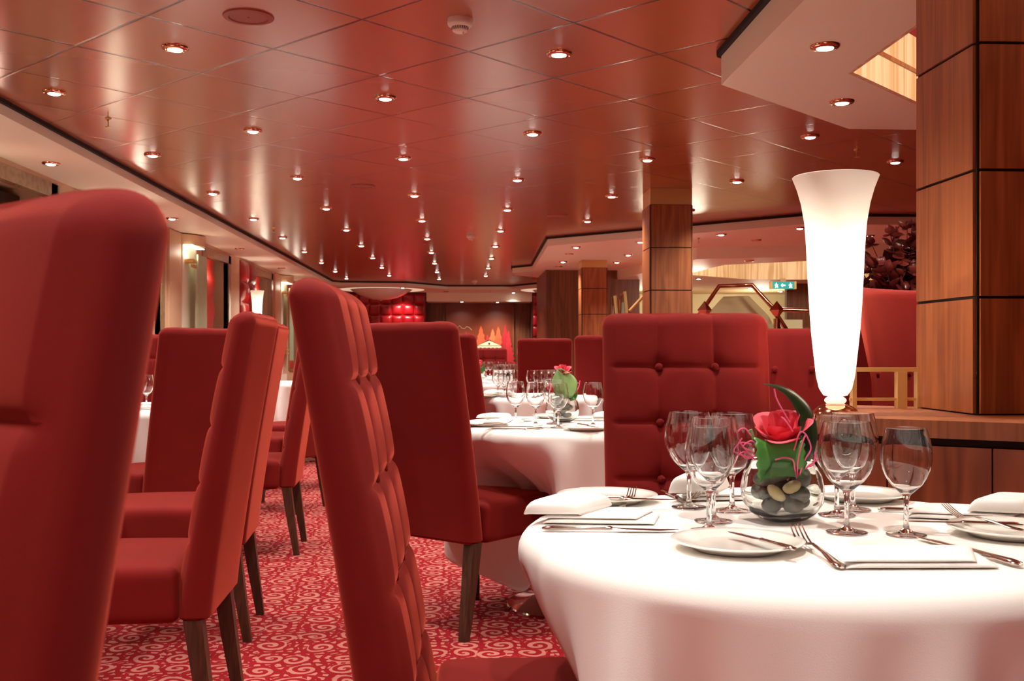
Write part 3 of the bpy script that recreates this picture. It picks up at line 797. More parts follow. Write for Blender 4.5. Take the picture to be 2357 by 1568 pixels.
table(-1.72, 3.25, 'round table hidden behind the nearest blurred chair', 'white cloth hidden behind the nearest blurred chair', [(ang(1, -.1), .14, .45)], 8)
table(-1.95, 5.6, 'round table left of the aisle, second from the camera', 'white cloth showing in the gap right of the nearest blurred chair', [(ang(1, -.6), .12, .4)], 9, R=.5, a=.9)
table(-2.42, 7.4, 'round table left of the aisle, third from the camera', 'white cloth on the third table left of the aisle, above the nearer one', [], 10)
table(-2.1, 10.0, 'round table left of the aisle, fourth from the camera', 'white cloth on the fourth table left of the aisle', [(ang(1, 0), .2, .5)], 12)

# ------------------------------------------------------------------ tableware
def glass_proto(H, W, name='wine_glass'):
    k = H/.178; w = W/2
    out = [(0, 0), (.031, 0), (.0325, .0012), (.030, .0025), (.012, .0055), (.0055, .010), (.0042, .02), (.0040, .045), (.0042, .058), (.0065, .066)]
    zb = .068
    bowl = [(.35, .05), (.6, .14), (.8, .26), (.93, .38), (1.0, .52), (.985, .66), (.93, .80), (.86, .92), (.81, 1.0)]
    hb = .178-zb
    out += [(w/k*a, zb+hb*b_) for a, b_ in bowl]
    inn = [(w/k*a-.0011, zb+hb*b_) for a, b_ in bowl[::-1]]
    inn[0] = (w/k*bowl[-1][0]-.0009, .1782)
    inn += [(.006, .0715), (0, .0705)]
    prof = [(r*k if False else r, z*k) for r, z in out+inn]
    prof = [(r*(k if i < 10 else k), z) for i, (r, z) in enumerate(prof)]
    return MB().lathe(prof, 40).build(name, 'glass', angle=60)
gA = glass_proto(.181, .092); gB = glass_proto(.172, .08)
used = {'A': False, 'B': False}
def wineglass(kind, px, py, lab, z=ZT, group=None, xy=None):
    src = gA if kind == 'A' else gB
    x, y = xy if xy else Z(px, py, z)
    if not used[kind]: used[kind] = True; o = src
    else: o = src.copy(); col.objects.link(o)
    o.location = (x, y, z); tag(o, lab, 'wine glass', group); return o
for a in [('B', 1632, 1222, 'small wine glass front left of the flower vase, nearest of that cluster'),
          ('A', 1642, 1200, 'larger wine glass directly behind the front left small glass'),
          ('A', 1586, 1168, 'wine glass at the far left of the nearest table'),
          ('A', 1685, 1176, 'wine glass standing behind left of the flower vase, against the chair'),
          ('A', 1949, 1226, 'large wine glass right of the flower vase, in front of two others'),
          ('A', 1926, 1186, 'wine glass right behind the flower vase, below the white lamp, left of the pair'),
          ('A', 1963, 1174, 'wine glass right behind the flower vase, farther and right of the pair'),
          ('B', 2086, 1231, 'wine glass standing alone at the right of the nearest table')]: wineglass(*a)
for a in [('B', 1187, 975, 'leftmost wine glass on the middle table'), ('B', 1233, 978, 'second wine glass from the left on the middle table'),
          ('A', 1276, 976, 'wine glass left behind another before the middle vase'), ('B', 1285, 985, 'wine glass in front of the green leaf on the middle table'),
          ('B', 1365, 980, 'lone wine glass on the right of the middle table by the red chair')]: wineglass(*a)
def on(T, dx, dd): return C(T[0]+dx, T[1]+dd)
T3, T4, T5 = (.16, 6.95), (-.02, 9.75), (-.12, 12.3)
for q, (dx, dd, l_) in enumerate([(-.03, -.28, 'right group, frontmost'), (.02, -.18, 'right group, second from left'), (.07, -.09, 'right group, third from left'), (.11, -.01, 'right group, rightmost'),
                                  (-.21, -.3, 'left group, frontmost'), (-.18, -.2, 'left group, right one'), (-.25, -.22, 'left group, left one'), (-.16, -.1, 'left group, rear one')]):
    wineglass('B', 0, 0, 'wine glass on the table behind the middle one, '+l_, xy=on(T3, dx, dd))
for q, (dx, dd) in enumerate([(-.12, -.3), (-.06, -.24), (-.0, -.3), (.06, -.2), (.02, -.1), (-.1, -.12)]):
    wineglass('B', 0, 0, 'wine glass in the dense cluster on the fourth white table', group='glasses on the fourth table', xy=on(T4, dx, dd))
for q, (dx, dd) in enumerate([(-.18, -.2), (-.06, -.24), (.02, -.2), (.09, -.22), (-.14, 0)]):
    wineglass('B', 0, 0, 'wine glass on the farthest white table below the mural', group='glasses on the farthest table', xy=on(T5, dx, dd))
for q, (px, py, lab) in enumerate([(337, 939, 'wine glass on the second left table, right one beside the dark chair back'), (320, 936, 'wine glass on the second left table, left one beside the blurred chair'), (328, 911, 'wine glass on the third left table, above the nearer pair')]):
    wineglass('B', px, py, lab)

# plates
pl0 = MB().lathe([(0, .004), (.055, .004), (.06, .002), (.062, 0), (.066, 0), (.068, .003), (.09, .010), (.0985, .0125), (.0995, .014), (.098, .0152), (.088, .013), (.066, .0068), (.06, .006), (0, .0058)], 64).build('bread_plate', 'porcelain', angle=80)
fp = [True]
def plate(px, py, lab, z=ZT, s=1, xy=None, group=None):
    x, y = xy if xy else Z(px, py, z)
    if fp[0]: fp[0] = False; o = pl0
    else: o = pl0.copy(); col.objects.link(o)
    o.location = (x, y, z); o.scale = (s, s, 1); tag(o, lab, 'plate', group); return o
plate(1697, 1262, 'white bread plate at the front of the nearest table with a butter knife on it')
plate(1398, 1153, 'white bread plate at the far left of the nearest table under a knife')
plate(1974, 1148, 'white bread plate behind the glasses, under the tall lamp side of the nearest table')
plate(2330, 1232, 'white bread plate cut off at the right edge of the picture')
plate(1116, 980, 'white bread plate at the left rim of the middle table', s=.95)
plate(1350, 990, 'white bread plate at the front right of the middle table', s=.95)
plate(1275, 962, 'white bread plate at the back of the middle table behind the vase', s=.95)
plate(0, 0, 'white bread plate on the table behind the middle one, left side', s=.9, xy=C(-.18, 6.68))
plate(312, 939, 'white bread plate on the second left table beside the blurred chair', s=.9)

# cutlery
def loft(sections, n=10):
    rs = []
    for y, w, h_, zc, x0 in sections:
        rs.append([(x0+w/2*math.cos(2*PI*k/n), y, zc+h_/2*math.sin(2*PI*k/n)) for k in range(n)])
    return rs
def make_knife(L=.225):
    t = thing('table_knife', 'x', 'knife'); h = L*.5
    MB().rings(loft([(0, .006, .004, .004, 0), (.006, .015, .008, .0045, 0), (.02, .017, .009, .005, 0), (h*.6, .011, .007, .005, 0), (h*.92, .009, .007, .005, 0), (h, .012, .008, .005, 0), (h+.004, .009, .005, .005, 0)])).build('handle', 'steel', t)
    MB().rings(loft([(h+.003, .010, .003, .005, 0), (h+.02, .018, .0022, .004, .001), (L*.85, .019, .0018, .003, .001), (L*.96, .012, .0015, .003, -.002), (L, .003, .001, .003, -.005)])).build('blade', 'steel', t)
    return t
def make_fork(L=.2):
    t = thing('table_fork', 'x', 'fork')
    MB().rings(loft([(0, .006, .003, .003, 0), (.006, .017, .005, .004, 0), (.03, .015, .005, .005, 0), (.075, .008, .004, .010, 0), (.12, .006, .004, .013, 0), (.14, .010, .0035, .010, 0), (.15, .022, .003, .007, 0), (.157, .024, .0025, .006, 0)])).build('handle', 'steel', t)
    b = MB()
    for k in range(4):
        x = -.0095+.0063*k; b.tube([(x, .154, .007), (x, .170, .012), (x*.98, .186, .020), (x*.96, .2, .029)], [.0017, .0016, .0013, .0007], 6)
    b.build('tines', 'steel', t); return t
kp, fk = make_knife(), make_fork(); uk = {'k': False, 'f': False}
def cutlery(kind, A, B, z, lab, s=None):
    ax, ay = Z(A[0], A[1], z); bx, by = Z(B[0], B[1], z)   # A handle end, B tip
    rz = math.atan2(-(bx-ax), by-ay); src = kp if kind == 'k' else fk
    if not uk[kind]: uk[kind] = True; o = src; o.location = (ax, ay, z); o.rotation_euler = (0, 0, rz); o['label'] = lab
    else: o = dup(src, (ax, ay, z), rz, lab)
    if s: o.scale = (s, s, s)
    return o
cutlery('k', (1247, 1222), (1562, 1224), ZT, 'table knife lying along the near edge of the left folded napkin')
cutlery('k', (1832, 1270), (1712, 1236), ZT+.0152, 'butter knife resting across the front bread plate', .72)
cutlery('f', (1938, 1312), (1826, 1246), ZT, 'table fork between the front bread plate and the front napkin', 1.0)
cutlery('k', (2352, 1308), (2190, 1262), ZT, 'knife handle poking out right of the front napkin')
cutlery('k', (1310, 1150), (1518, 1153), ZT+.0152, 'knife laid on the far left bread plate', .9)
cutlery('f', (1430, 1172), (1448, 1154), ZT, 'fork behind the left folded napkin', .8)
cutlery('f', (1532, 1134), (1580, 1152), ZT, 'fork handle in front of the red chair, left of the back napkin', .9)
cutlery('k', (1524, 1133), (1572, 1155), ZT, 'knife beside the back fork in front of the red chair', .9)
cutlery('k', (2020, 1176), (2108, 1178), ZT, 'knife lying between the two right wine glasses', .8)
cutlery('k', (2356, 1213), (2196, 1207), ZT+.0152, 'knife across the bread plate at the right edge', .8)
cutlery('f', (2356, 1226), (2222, 1200), ZT+.0152, 'fork crossing the bread plate at the right edge', .8)
cutlery('k', (1208, 991), (1278, 984), ZT, 'table knife along the front napkin of the middle table', .9)
cutlery('f', (1096, 979), (1124, 979), ZT+.015, 'fork on the left rim plate of the middle table', .7)
cutlery('k', (1330, 978), (1378, 986), ZT+.015, 'knife on the front right plate of the middle table', .8)

# napkins
def make_napkin():
    b = MB()
    b.softbox(.10, .062, .007, .0065, (0, 0, .007), .003, 6)
    return b
nk_flat = None
def napkin(px, py, rot, lab, flap=-1, L=.2, W=.125, z=ZT, hz=.03):
    x, y = Z(px, py, z)
    t = thing('napkin', lab, 'napkin', (x, y, z), rot)
    rr = random.Random(px)
    def slab(x0, x1, w, z0, z1, tw, drop):
        b = MB(); nx = 26; rs = []
        n = 28
        for i in range(nx+1):
            u = i/nx; xx = x0+(x1-x0)*u
            e = max(.06, (1-abs(2*u-1)**8))**.5
            hz_ = (z1-z0)/2*e*(1-.35*u*drop); zc = z0+hz_+.0
            ww = w/2*(1-.04*abs(2*u-1)**6)
            ring = []
            for k in range(n):
                a = 2*PI*k/n; cc, ss = math.cos(a), math.sin(a)
                px_ = math.copysign(abs(cc)**.25, cc); pz_ = math.copysign(abs(ss)**.8, ss)
                bul = 1+.10*math.sin(5*u+k*.3)*.3
                ring.append((xx+tw*px_*.01, px_*ww, max(z0, zc+pz_*hz_*bul)))
            rs.append(ring)
        return b.rings(rs)
    slab(-L/2, L/2, W, 0, .009, 1, .5).build('lower_fold', 'linen', t, angle=80)
    slab(-L/2+.004, L/2-.02, W*.96, .0085, .015, 2, .5).build('middle_fold', 'linen', t, angle=80)
    if flap:
        x0 = -L/2-.012 if flap < 0 else L/2+.012
        x1 = x0+.095*(1 if flap < 0 else -1)
        slab(min(x0, x1), max(x0, x1), W*1.05, .0145, hz, 3, .5 if flap < 0 else 0).build('turned_over_end', 'linen', t, angle=80)
    return t
def rt(px, py, ax=0): return -YAW+ax
napkin(1388, 1195, -YAW-.06, 'white napkin with a thick turned-over end, at the left edge of the nearest table', -1, .19, .12, hz=.042)
napkin(2105, 1292, -YAW+.02, 'large flat folded white napkin at the front of the nearest table', 0, .21, .11, hz=.03)
napkin(1660, 1145, -YAW+.1, 'folded white napkin standing up behind the left glasses against the red chair', -1, .16, .1, hz=.05)
napkin(2235, 1188, -YAW-.3, 'white napkin with a rolled corner at the right of the nearest table', 1, .2, .12, hz=.04)
napkin(1195, 985, -YAW-.05, 'white napkin at the front left of the middle table beside a knife', -1, .19, .12, hz=.036)
napkin(1172, 968, -YAW+.05, 'white napkin at the back left of the middle table', -1, .2, .12, hz=.032)
napkin(1370, 967, -YAW, 'white napkin behind the lone right glass of the middle table', 1, .18, .12, hz=.036)
def napkin_on(T, dx, dd, rot, lab, *a, **k):
    o = napkin(1200, 990, rot, lab, *a, **k); x, y = on(T, dx, dd); o.location = (x, y, ZT)
napkin_on(T3, -.22, -.18, -YAW, 'white napkin at the front of the table behind the middle one', -1, .18, .12, hz=.035)
napkin_on(T3, -.22, .08, -YAW, 'white napkin at the back of the table behind the middle one', -1, .18, .12, hz=.035)
napkin_on(T4, -.24, -.18, -YAW, 'white napkin at the front of the fourth table in the row', -1, .18, .12, hz=.03)
napkin_on(T4, -.24, .06, -YAW, 'white napkin at the back of the fourth table in the row', -1, .18, .12, hz=.03)
napkin_on((-1.95, 5.6), .1, -.3, .4, 'white napkin on the second left table beside the blurred chair', 0, .16, .12)
napkin_on((-2.42, 7.4), -.15, -.25, .2, 'white napkin on the third left table, above the nearer table', 0, .16, .12)

# ------------------------------------------------------------------ flower vases
def leafmesh(L, W, curl, cup, side=0, nu=14, nv=22, teeth=.0):
    b = MB()
    def fn(u, v):
        w = W/2*math.sin(PI*min(1, v*.96+.04))**.75*(1-.3*v)*1.15
        s = (u*2-1); w *= 1+teeth*math.sin(v*70)
        a = curl*v; 
        if curl: y = L/curl*math.sin(a); z = L/curl*(1-math.cos(a))
        else: y = L*v; z = 0
        nz, ny = math.cos(a), -math.sin(a)
        h = cup*(s*s)*w*1.0-.0012*math.exp(-(s*9)**2)
        return (s*w*(1-.3*cup*s*s)+side*v*v, y+ny*h, z+nz*h)
    return b.grid(fn, nu, nv)
def pebble_mesh(a, b_, c_, seed):
    rr = random.Random(seed); p1, p2 = rr.uniform(0, 6), rr.uniform(0, 6); n, m = 20, 12; m_ = MB(); v = []
    prof = []
    def fn(u, w):
        th = 2*PI*u; ph = PI*w-PI/2
        k = 1+.05*math.sin(2*th+p1)+.04*math.sin(3*ph+p2)
        return (a*k*math.cos(ph)*math.cos(th), b_*k*math.cos(ph)*math.sin(th), c_*k*math.sin(ph))
    return m_.grid(fn, n, m)
def vase(x, y, rz, s, lab):
    H = .108; prof = [(0, .003), (.03, .002), (.036, .004), (.05, .016), (.060, .034), (.0625, .055), (.059, .078), (.0525, .098), (.050, H), (.0475, H), (.0465, H-.004), (.0535, .078), (.0575, .055), (.0545, .034), (.043, .018), (.028, .012), (0, .011)]
    o = MB().lathe(prof, 96, sq=3.6).build('glass_vase', 'vaseglass', angle=60)
    o.location = (x, y, ZT); o.rotation_euler = (0, 0, rz); o.scale = (s, s, s)
    return tag(o, lab, 'vase')
def rose(loc, s, rot, lab, np_=15):
    t = thing('rose', lab, 'flower', loc); t.rotation_euler = rot; t.scale = (s, s, s)
    MB().lathe([(0, -.012), (.006, -.01), (.009, 0), (0, .004)], 12).build('sepal_base', 'leaf', t)
    for k in range(np_):
        layer = k/np_; a = k*2.4; R = .006+.022*layer**.8; Hh = .040-.006*layer; hw_ = 1.15-.25*layer; op = layer**2
        def fn(u, v):
            s_ = u*2-1
            shp = (1-abs(s_)**2.6*.55)                       # rounded top outline
            vv = v*shp
            rad = R*(.30+.70*math.sin(PI/2*min(1, vv*1.25)))+op*.016*vv**2
            curl_ = max(0, vv-.78)*4.5
            rad += .007*op*curl_+.0015*math.sin(s_*6+k)*vv
            ang_ = s_*hw_*(.55+.45*math.sin(PI*min(.62, vv*.7+.12)))
            return (rad*math.cos(ang_), rad*math.sin(ang_), Hh*vv*(1-.25*op)-.004*op*curl_**1.5)
        MB().grid(fn, 12, 12).xf(Matrix.Rotation(a, 4, 'Z')).build('petal', 'petal', t, angle=180)
    return t
def leaf(name, loc, rot, L, W, curl, cup, m, lab, teeth=0, side=0, cat='leaf'):
    o = leafmesh(L, W, curl, cup, side, teeth=teeth).build(name, m, angle=180); o.location = loc; o.rotation_euler = rot
    md = o.modifiers.new('thickness', 'SOLIDIFY'); md.thickness = .0008
    return tag(o, lab, cat)
v1 = Z(1800, 1199, ZT)
vase(v1[0], v1[1], rt(0, 0)+.32, 1.0, 'squat square glass vase of pebbles on the nearest table')
rr = random.Random(4)
def camv(dx, dy, dz, base=v1):      # offsets right/away/up seen from the front of the table
    wx, wy = C(dx, dy); return (base[0]+wx, base[1]+wy, ZT+dz)
peb = []
spec = [(-.022, -.012, .028, 'g'), (.014, -.022, .029, 'g'), (.030, .006, .030, 'g'), (-.004, .022, .028, 'g'), (.004, .0, .045, 'g'), (.026, -.018, .048, 'g'), (-.032, .012, .049, 'g'),
        (-.018, -.030, .052, 'c1'), (.008, -.033, .063, 'c2'), (.033, .012, .066, 'g'), (-.03, -.004, .074, 'g'), (-.006, .018, .066, 'g'), (.030, -.014, .077, 'g'), (-.012, -.016, .082, 'g'), (.008, .004, .084, 'g')]
for q, (dx, dy, dz, kd) in enumerate(spec):
    sz = (.0225, .0175, .013) if kd == 'g' else (.017, .011, .0105)
    o = pebble_mesh(*[s_*rr.uniform(.92, 1.1) for s_ in sz], q).build('pebble', 'pebble' if kd == 'g' else 'pebblecream', weld=True, angle=180)
    o.location = camv(dx*.98, dy*.98, dz); o.rotation_euler = ((rr.uniform(-.4, .4), rr.uniform(-.4, .4), rr.uniform(0, 3)) if kd == 'g' else ((0, .75, .1) if kd == 'c1' else (0, -.35, .2)))
    tag(o, {'g': 'smooth grey pebble inside the glass vase on the nearest table', 'c1': 'cream pebble in the nearest vase, the left and lower one', 'c2': 'cream pebble in the nearest vase, the right and upper one'}[kd], 'pebble', 'pebbles in the nearest vase' if kd == 'g' else None)
rose(camv(.000, -.004, .136), 1.42, (.42, -.12, -.2), 'open pink-red rose above the nearest glass vase', 17)
def ribbon_leaf(P_, W_, wd, m, lab, fold=.25, base=v1, th=.0008):
    """leaf as a strip along a path: widths W_, wd = sideways direction (right, away, up) in table frame"""
    P_ = [Vector(p) for p in smoothpath(P_, 7)]; n = len(P_); wd = Vector(wd).normalized(); b = MB()
    def fn(u, v):
        k = min(n-1, int(round(v*(n-1)))); p = P_[k]; t_ = (P_[min(k+1, n-1)]-P_[max(k-1, 0)]).normalized()
        w_ = (wd-t_*wd.dot(t_)).normalized(); nn = t_.cross(w_)
        q = v*(len(W_)-1); i_ = min(len(W_)-2, int(q)); W = W_[i_]+(W_[i_+1]-W_[i_])*(q-i_)
        s_ = u*2-1
        c = p+w_*(s_*W*(1+.05*math.sin(v*46)))+nn*(fold*W*s_*s_)+nn*(.0012*math.cos(s_*24))*W*20
        return camv(c.x, c.y, c.z, base)
    o = b.grid(fn, 14, n-1).build('leaf', m, angle=180); md = o.modifiers.new('thickness', 'SOLIDIFY'); md.thickness = th
    return tag(o, lab, 'leaf')
from mathutils import Vector as _V
def smoothpath(P, n=6):
    P = [Vector(p) for p in P]; Q = [P[0]]+P+[P[-1]]; out = []
    for i in range(1, len(Q)-2):
        for k in range(n):
            t = k/n; a, b_, c_, d_ = Q[i-1], Q[i], Q[i+1], Q[i+2]
            out.append(.5*((2*b_)+(c_-a)*t+(2*a-5*b_+4*c_-d_)*t*t+(3*b_-a-3*c_+d_)*t**3))
    return out+[P[-1]]
ribbon_leaf([(-.014, -.038, .080), (-.016, -.046, .10), (-.017, -.047, .128), (-.017, -.040, .140), (-.016, -.034, .137)], [.036, .040, .041, .041, .039], (1, 0, .03), 'leaf', 'broad mid-green leaf wrapped below the rose at the front of the nearest vase', -.25)
ribbon_leaf([(.030, -.018, .085), (.050, -.012, .12), (.056, -.008, .16), (.046, -.006, .195), (.022, -.006, .222), (-.006, -.008, .236), (-.034, -.010, .240)], [.024, .034, .034, .026, .019, .010, .001], (.8, 1, .1), 'leafdark', 'long dark curled leaf arching over the rose from the right', .5)
MB_ = MB().tube([camv(-.030, -.01, .10), camv(-.052, -.012, .145), camv(-.058, -.012, .160)], [.003, .0028, .0035], 8).build('cut_stem', 'leafpale'); tag(MB_, 'cut green flower stem at the left of the rose', 'stem')
tw = [[(-.055, -.02, .112), (-.075, -.02, .135), (-.082, -.02, .155), (-.070, -.02, .163), (-.058, -.02, .150)],
      [(-.052, -.022, .11), (-.078, -.02, .118), (-.088, -.02, .125), (-.076, -.02, .138), (-.058, -.02, .135)],
      [(-.05, -.015, .108), (-.07, -.02, .122), (-.085, -.022, .112), (-.088, -.022, .098)],
      [(-.046, -.02, .112), (-.06, -.028, .124), (-.074, -.028, .132), (-.06, -.028, .142), (-.048, -.03, .134)],
      [(-.05, -.01, .115), (-.066, -.012, .11), (-.08, -.015, .13), (-.072, -.01, .145)],
      [(.010, -.052, .080), (.008, -.054, .095), (.004, -.054, .112), (-.012, -.056, .116), (-.026, -.056, .112)],
      [(.012, -.052, .082), (.014, -.054, .115), (.022, -.054, .145), (.026, -.052, .155), (.016, -.054, .158), (.006, -.055, .128)],
      [(.016, -.052, .085), (.024, -.053, .11), (.036, -.05, .13), (.03, -.05, .15), (.026, -.05, .156)],
      [(.014, -.05, .086), (.028, -.05, .098), (.04, -.05, .104), (.044, -.05, .125)],
      [(.016, -.05, .088), (.03, -.05, .1), (.05, -.045, .112)],
      [(.0, -.05, .175), (-.012, -.052, .195), (-.022, -.05, .215), (-.026, -.05, .232)],
      [(.004, -.055, .160), (-.008, -.056, .178), (-.016, -.056, .185)]]
tl = ['looping out at the upper left of the vase', 'curling flat at the left of the vase', 'drooping over the left rim of the vase', 'knotted nearest the leaf at the left', 'tucked deep in the left tangle', 'bent across the front of the green leaf', 'tall loop in front of the dark leaf', 'inner curve right of the green leaf', 'short prong on the right of the vase', 'lowest one leaning right over the rim', 'standing up through the rose', 'short one across the rose petals']
from mathutils import geometry
def smoothpath(P, n=6):
    P = [Vector(p) for p in P]; Q = [P[0]]+P+[P[-1]]; out = []
    for i in range(1, len(Q)-2):
        for k in range(n):
            t = k/n; a, b_, c_, d_ = Q[i-1], Q[i], Q[i+1], Q[i+2]
            out.append(.5*((2*b_)+(c_-a)*t+(2*a-5*b_+4*c_-d_)*t*t+(3*b_-a-3*c_+d_)*t**3))
    return out+[P[-1]]
for P_, l_ in zip(tw, tl):
    o = MB().tube(smoothpath([camv(*p) for p in P_]), .00135, 7).build('pink_twig', 'pink'); tag(o, 'thin pink twig, '+l_, 'twig', 'pink twigs in the nearest vase')
# second vase
v2_ = Z(1294, 972, ZT)
vase(v2_[0], v2_[1], .3, 1.02, 'squat glass vase of pebbles on the middle table behind the glasses')
def cam2(dx, dy, dz): return camv(dx, dy, dz, v2_)
for q, (dx, dy, dz) in enumerate([(-.02, -.01, .028), (.02, -.01, .028), (0, .02, .03), (0, -.01, .05), (-.025, .0, .06), (.025, .005, .06), (.0, -.01, .078), (.012, -.02, .066)]):
    o = pebble_mesh(.02, .015, .012, q+40).build('pebble', 'pebble', weld=True, angle=180); o.location = cam2(dx, dy, dz); o.rotation_euler = (rr.uniform(-.4, .4), rr.uniform(-.4, .4), rr.uniform(0, 3))
    tag(o, 'smooth grey pebble inside the vase on the middle table', 'pebble', 'pebbles in the middle vase')
leaf('leaf', cam2(.024, -.04, .10), (math.radians(97), -.3, -YAW), .135, .105, -.5, -.2, 'leafpale', 'big pale green leaf leaning in front of the middle table flowers')
leaf('leaf', cam2(.03, -.01, .09), (math.radians(60), .5, -YAW-.9), .075, .06, .8, .2, 'leaf', 'small green leaf drooping at the right of the middle vase')
leaf('leaf', cam2(-.015, .02, .16), (math.radians(80), .6, -YAW-.5), .1, .06, 1.6, .5, 'leafdark', 'curled dark leaf behind the upper rose of the middle table')
rose(cam2(.004, .0, .20), 1.0, (.4, 0, 0), 'pink-red rose at the top of the middle table flowers', 11)
rose(cam2(-.04, -.01, .13), .8, (.7, -.5, 0), 'small pink rose low at the left of the middle table flowers', 9)
for q, P_ in enumerate([[(.05, -.03, .12), (.066, -.035, .15), (.072, -.035, .175)], [(.05, -.03, .12), (.062, -.03, .135), (.07, -.03, .16), (.06, -.03, .165)]]):
    o = MB().tube(smoothpath([cam2(*p) for p in P_]), .0015, 6).build('pink_twig', 'pink'); tag(o, 'thin pink twig at the right of the middle table flowers, '+['the straight one', 'the hooked one'][q], 'twig')
# distant flowers
for (T_, dx_, dd_, lab, vl) in ((T4, -.28, -.05, 'small pink rose in a vase on the fourth white table, far left', 'small vase on the fourth white table'), (T5, -.25, -.1, 'tiny pink rose on the farthest white table below the mural', 'tiny vase on the farthest white table')):
    x, y = on(T_, dx_, dd_)
    vase(x, y, 0, 1, vl); rose((x, y, ZT+.14), 1.2, (.5, 0, 0), lab, 7)
    leaf('leaf', (x, y-.01, ZT+.085), (1.5, .4, 0), .1, .07, .6, .2, 'leaf', 'green leaf beside the '+lab.split(' in ')[0].split(' on ')[0]+(' of the fourth table' if 'fourth' in lab else ' of the farthest table'))

# ------------------------------------------------------------------ partition, tall lamp and what stands behind
LZ = .885
a0 = Z(1795, 950, LZ); a1 = Z(1900, 960, LZ); a2 = Z(2357, 975, LZ)
def ext(p, q, t): return (p[0]+(q[0]-p[0])*t, p[1]+(q[1]-p[1])*t)
pr = ext(a1, a2, 1.9); plf = ext(a1, a2, -.2)
dv = Vector((pr[0]-plf[0], pr[1]-plf[1])).normalized(); nv = Vector((-dv.y, dv.x))
def off(p, k): return (p[0]+nv.x*k, p[1]+nv.y*k)
t = thing('partition', 'reddish wood half-height partition with a ledge, right behind the nearest table', 'partition', (plf[0], plf[1], 0))
def loc(p): return (p[0]-plf[0], p[1]-plf[1])
MB().prism([[loc(plf), loc(pr), loc(off(pr, .62)), loc(off(plf, .62))]], LZ-.042, LZ).build('ledge', 'ledgewood' if 'ledgewood' in MT else 'oak', t, smooth=False)
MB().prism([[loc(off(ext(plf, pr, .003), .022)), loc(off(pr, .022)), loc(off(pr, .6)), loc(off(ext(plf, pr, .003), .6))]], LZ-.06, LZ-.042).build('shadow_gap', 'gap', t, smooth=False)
pw = wood('partition_veneer', RGB(120, 50, 24), RGB(160, 80, 42), (5, 5, .8), .35, .55)
q0 = off(plf, .012); nP = 4
for k in range(nP):
    s0 = ext(plf, pr, k/nP+.002); s1 = ext(plf, pr, (k+1)/nP-.002)
    MB().prism([[loc(off(s0, .012)), loc(off(s1, .012)), loc(off(s1, .05)), loc(off(s0, .05))]], .08, LZ-.062).build('front_panel', pw, t, smooth=False)
MB().prism([[loc(off(plf, .03)), loc(off(pr, .03)), loc(off(pr, .58)), loc(off(plf, .58))]], 0, LZ-.061).build('carcass', 'gap', t, smooth=False)

def vaselamp(x, y, z, s, lab, power):
    t = thing('vase_lamp', lab, 'lamp', (x, y, z)); t.scale = (s, s, s)
    # white flared glass shade, height .63
    prof = [(.012, .045), (.034, .050), (.046, .068), (.054, .10), (.060, .15), (.068, .22), (.074, .30), (.0785, .38), (.082, .45), (.087, .51), (.096, .56), (.108, .60), (.1215, .632)]
    inner = [(r-.003, z_+.001) for r, z_ in prof[::-1]]
    inner[0] = (prof[-1][0]-.0025, prof[-1][1]+.002)
    MB().lathe(prof+inner, 72).build('shade', 'shade', t)
    MB().lathe([(0, .11), (.024, .112), (.026, .12), (.026, .57 if power else .47), (.022, .578 if power else .478), (0, .58 if power else .48)], 24).build('light_tube', 'brighttube' if power else 'tube', t)
    MB().lathe([(0, .0235)]+[(.031*math.sin(PI*k/14), .0365-.0128*math.cos(PI*k/14)) for k in range(1, 13)]+[(.012, .05), (0, .05)], 32).xf(Matrix.Translation((0, 0, -.0))).build('neck_bead', emis('glowing_bead', (1, .93, .75, 1), .9), t)
    MB().lathe([(.014, .0455), (.0165, .0465), (.0165, .0505), (.014, .0515), (.010, .049)], 24, closed=True).build('collar', 'brass', t)
    MB().lathe([(0, 0), (.064, 0), (.066, .003), (.06, .012), (.045, .022), (.026, .028), (0, .029)], 48).build('base', 'rosebrass', t)
    return t
lx, ly = Z(1916, 955, LZ)
lx, ly = off((lx, ly), .03)
lmp = vaselamp(lx, ly, LZ+.0005, 1, 'tall glowing white vase-shaped lamp on the partition ledge', 0); lmp.scale = (.9, .9, .978)
l2 = (XL+.18, 13.4)
t = thing('console', 'console under the small distant vase lamp by the left wall', 'console', (l2[0], l2[1], 0))
MB().box(-.16, -.3, .86, .2, .3, .9).build('console_top', 'walnut', t, smooth=False)
MB().box(-.14, -.27, 0, .17, .27, .86).build('console_body', 'darkwood', t, smooth=False)
lm = vaselamp(l2[0], l2[1], .9, .92, 'small distant white vase lamp against the red padded panel, left wall', 1); lm.scale = (.72, .72, 1.45)
t2 = dup(t, (XL+.18, 7.95, 0), 0, 'console behind the blurred nearest chair by the left wall')
lm2 = dup(lm, (XL+.18, 7.95, .9), 0, 'white vase lamp by the left wall, hidden behind the blurred nearest chair'); lm2.scale = (.72, .72, 1.45)

# brass rail on the ledge
gx0 = D(1956, 2.99); gx1 = D(2135, 2.99)
t = thing('brass_rail', 'low square brass rail on the ledge between lamp and large pillar', 'rail', (gx0[0], gx0[1], LZ))
w_ = gx1[0]-gx0[0]
MB().box(0, -.008, .105, w_, .008, .118).build('top_bar', 'brass', t, smooth=False)
MB().box(0, -.006, .022, w_, .006, .03).build('lower_bar', 'brass', t, smooth=False)
for xx, ww in ((w_*.67, .014), (w_*.90, .008), (w_*.045, .006)):
    MB().box(xx-ww, -.012, 0, xx+ww, .012, .105).build('post', 'brass', t, smooth=False)

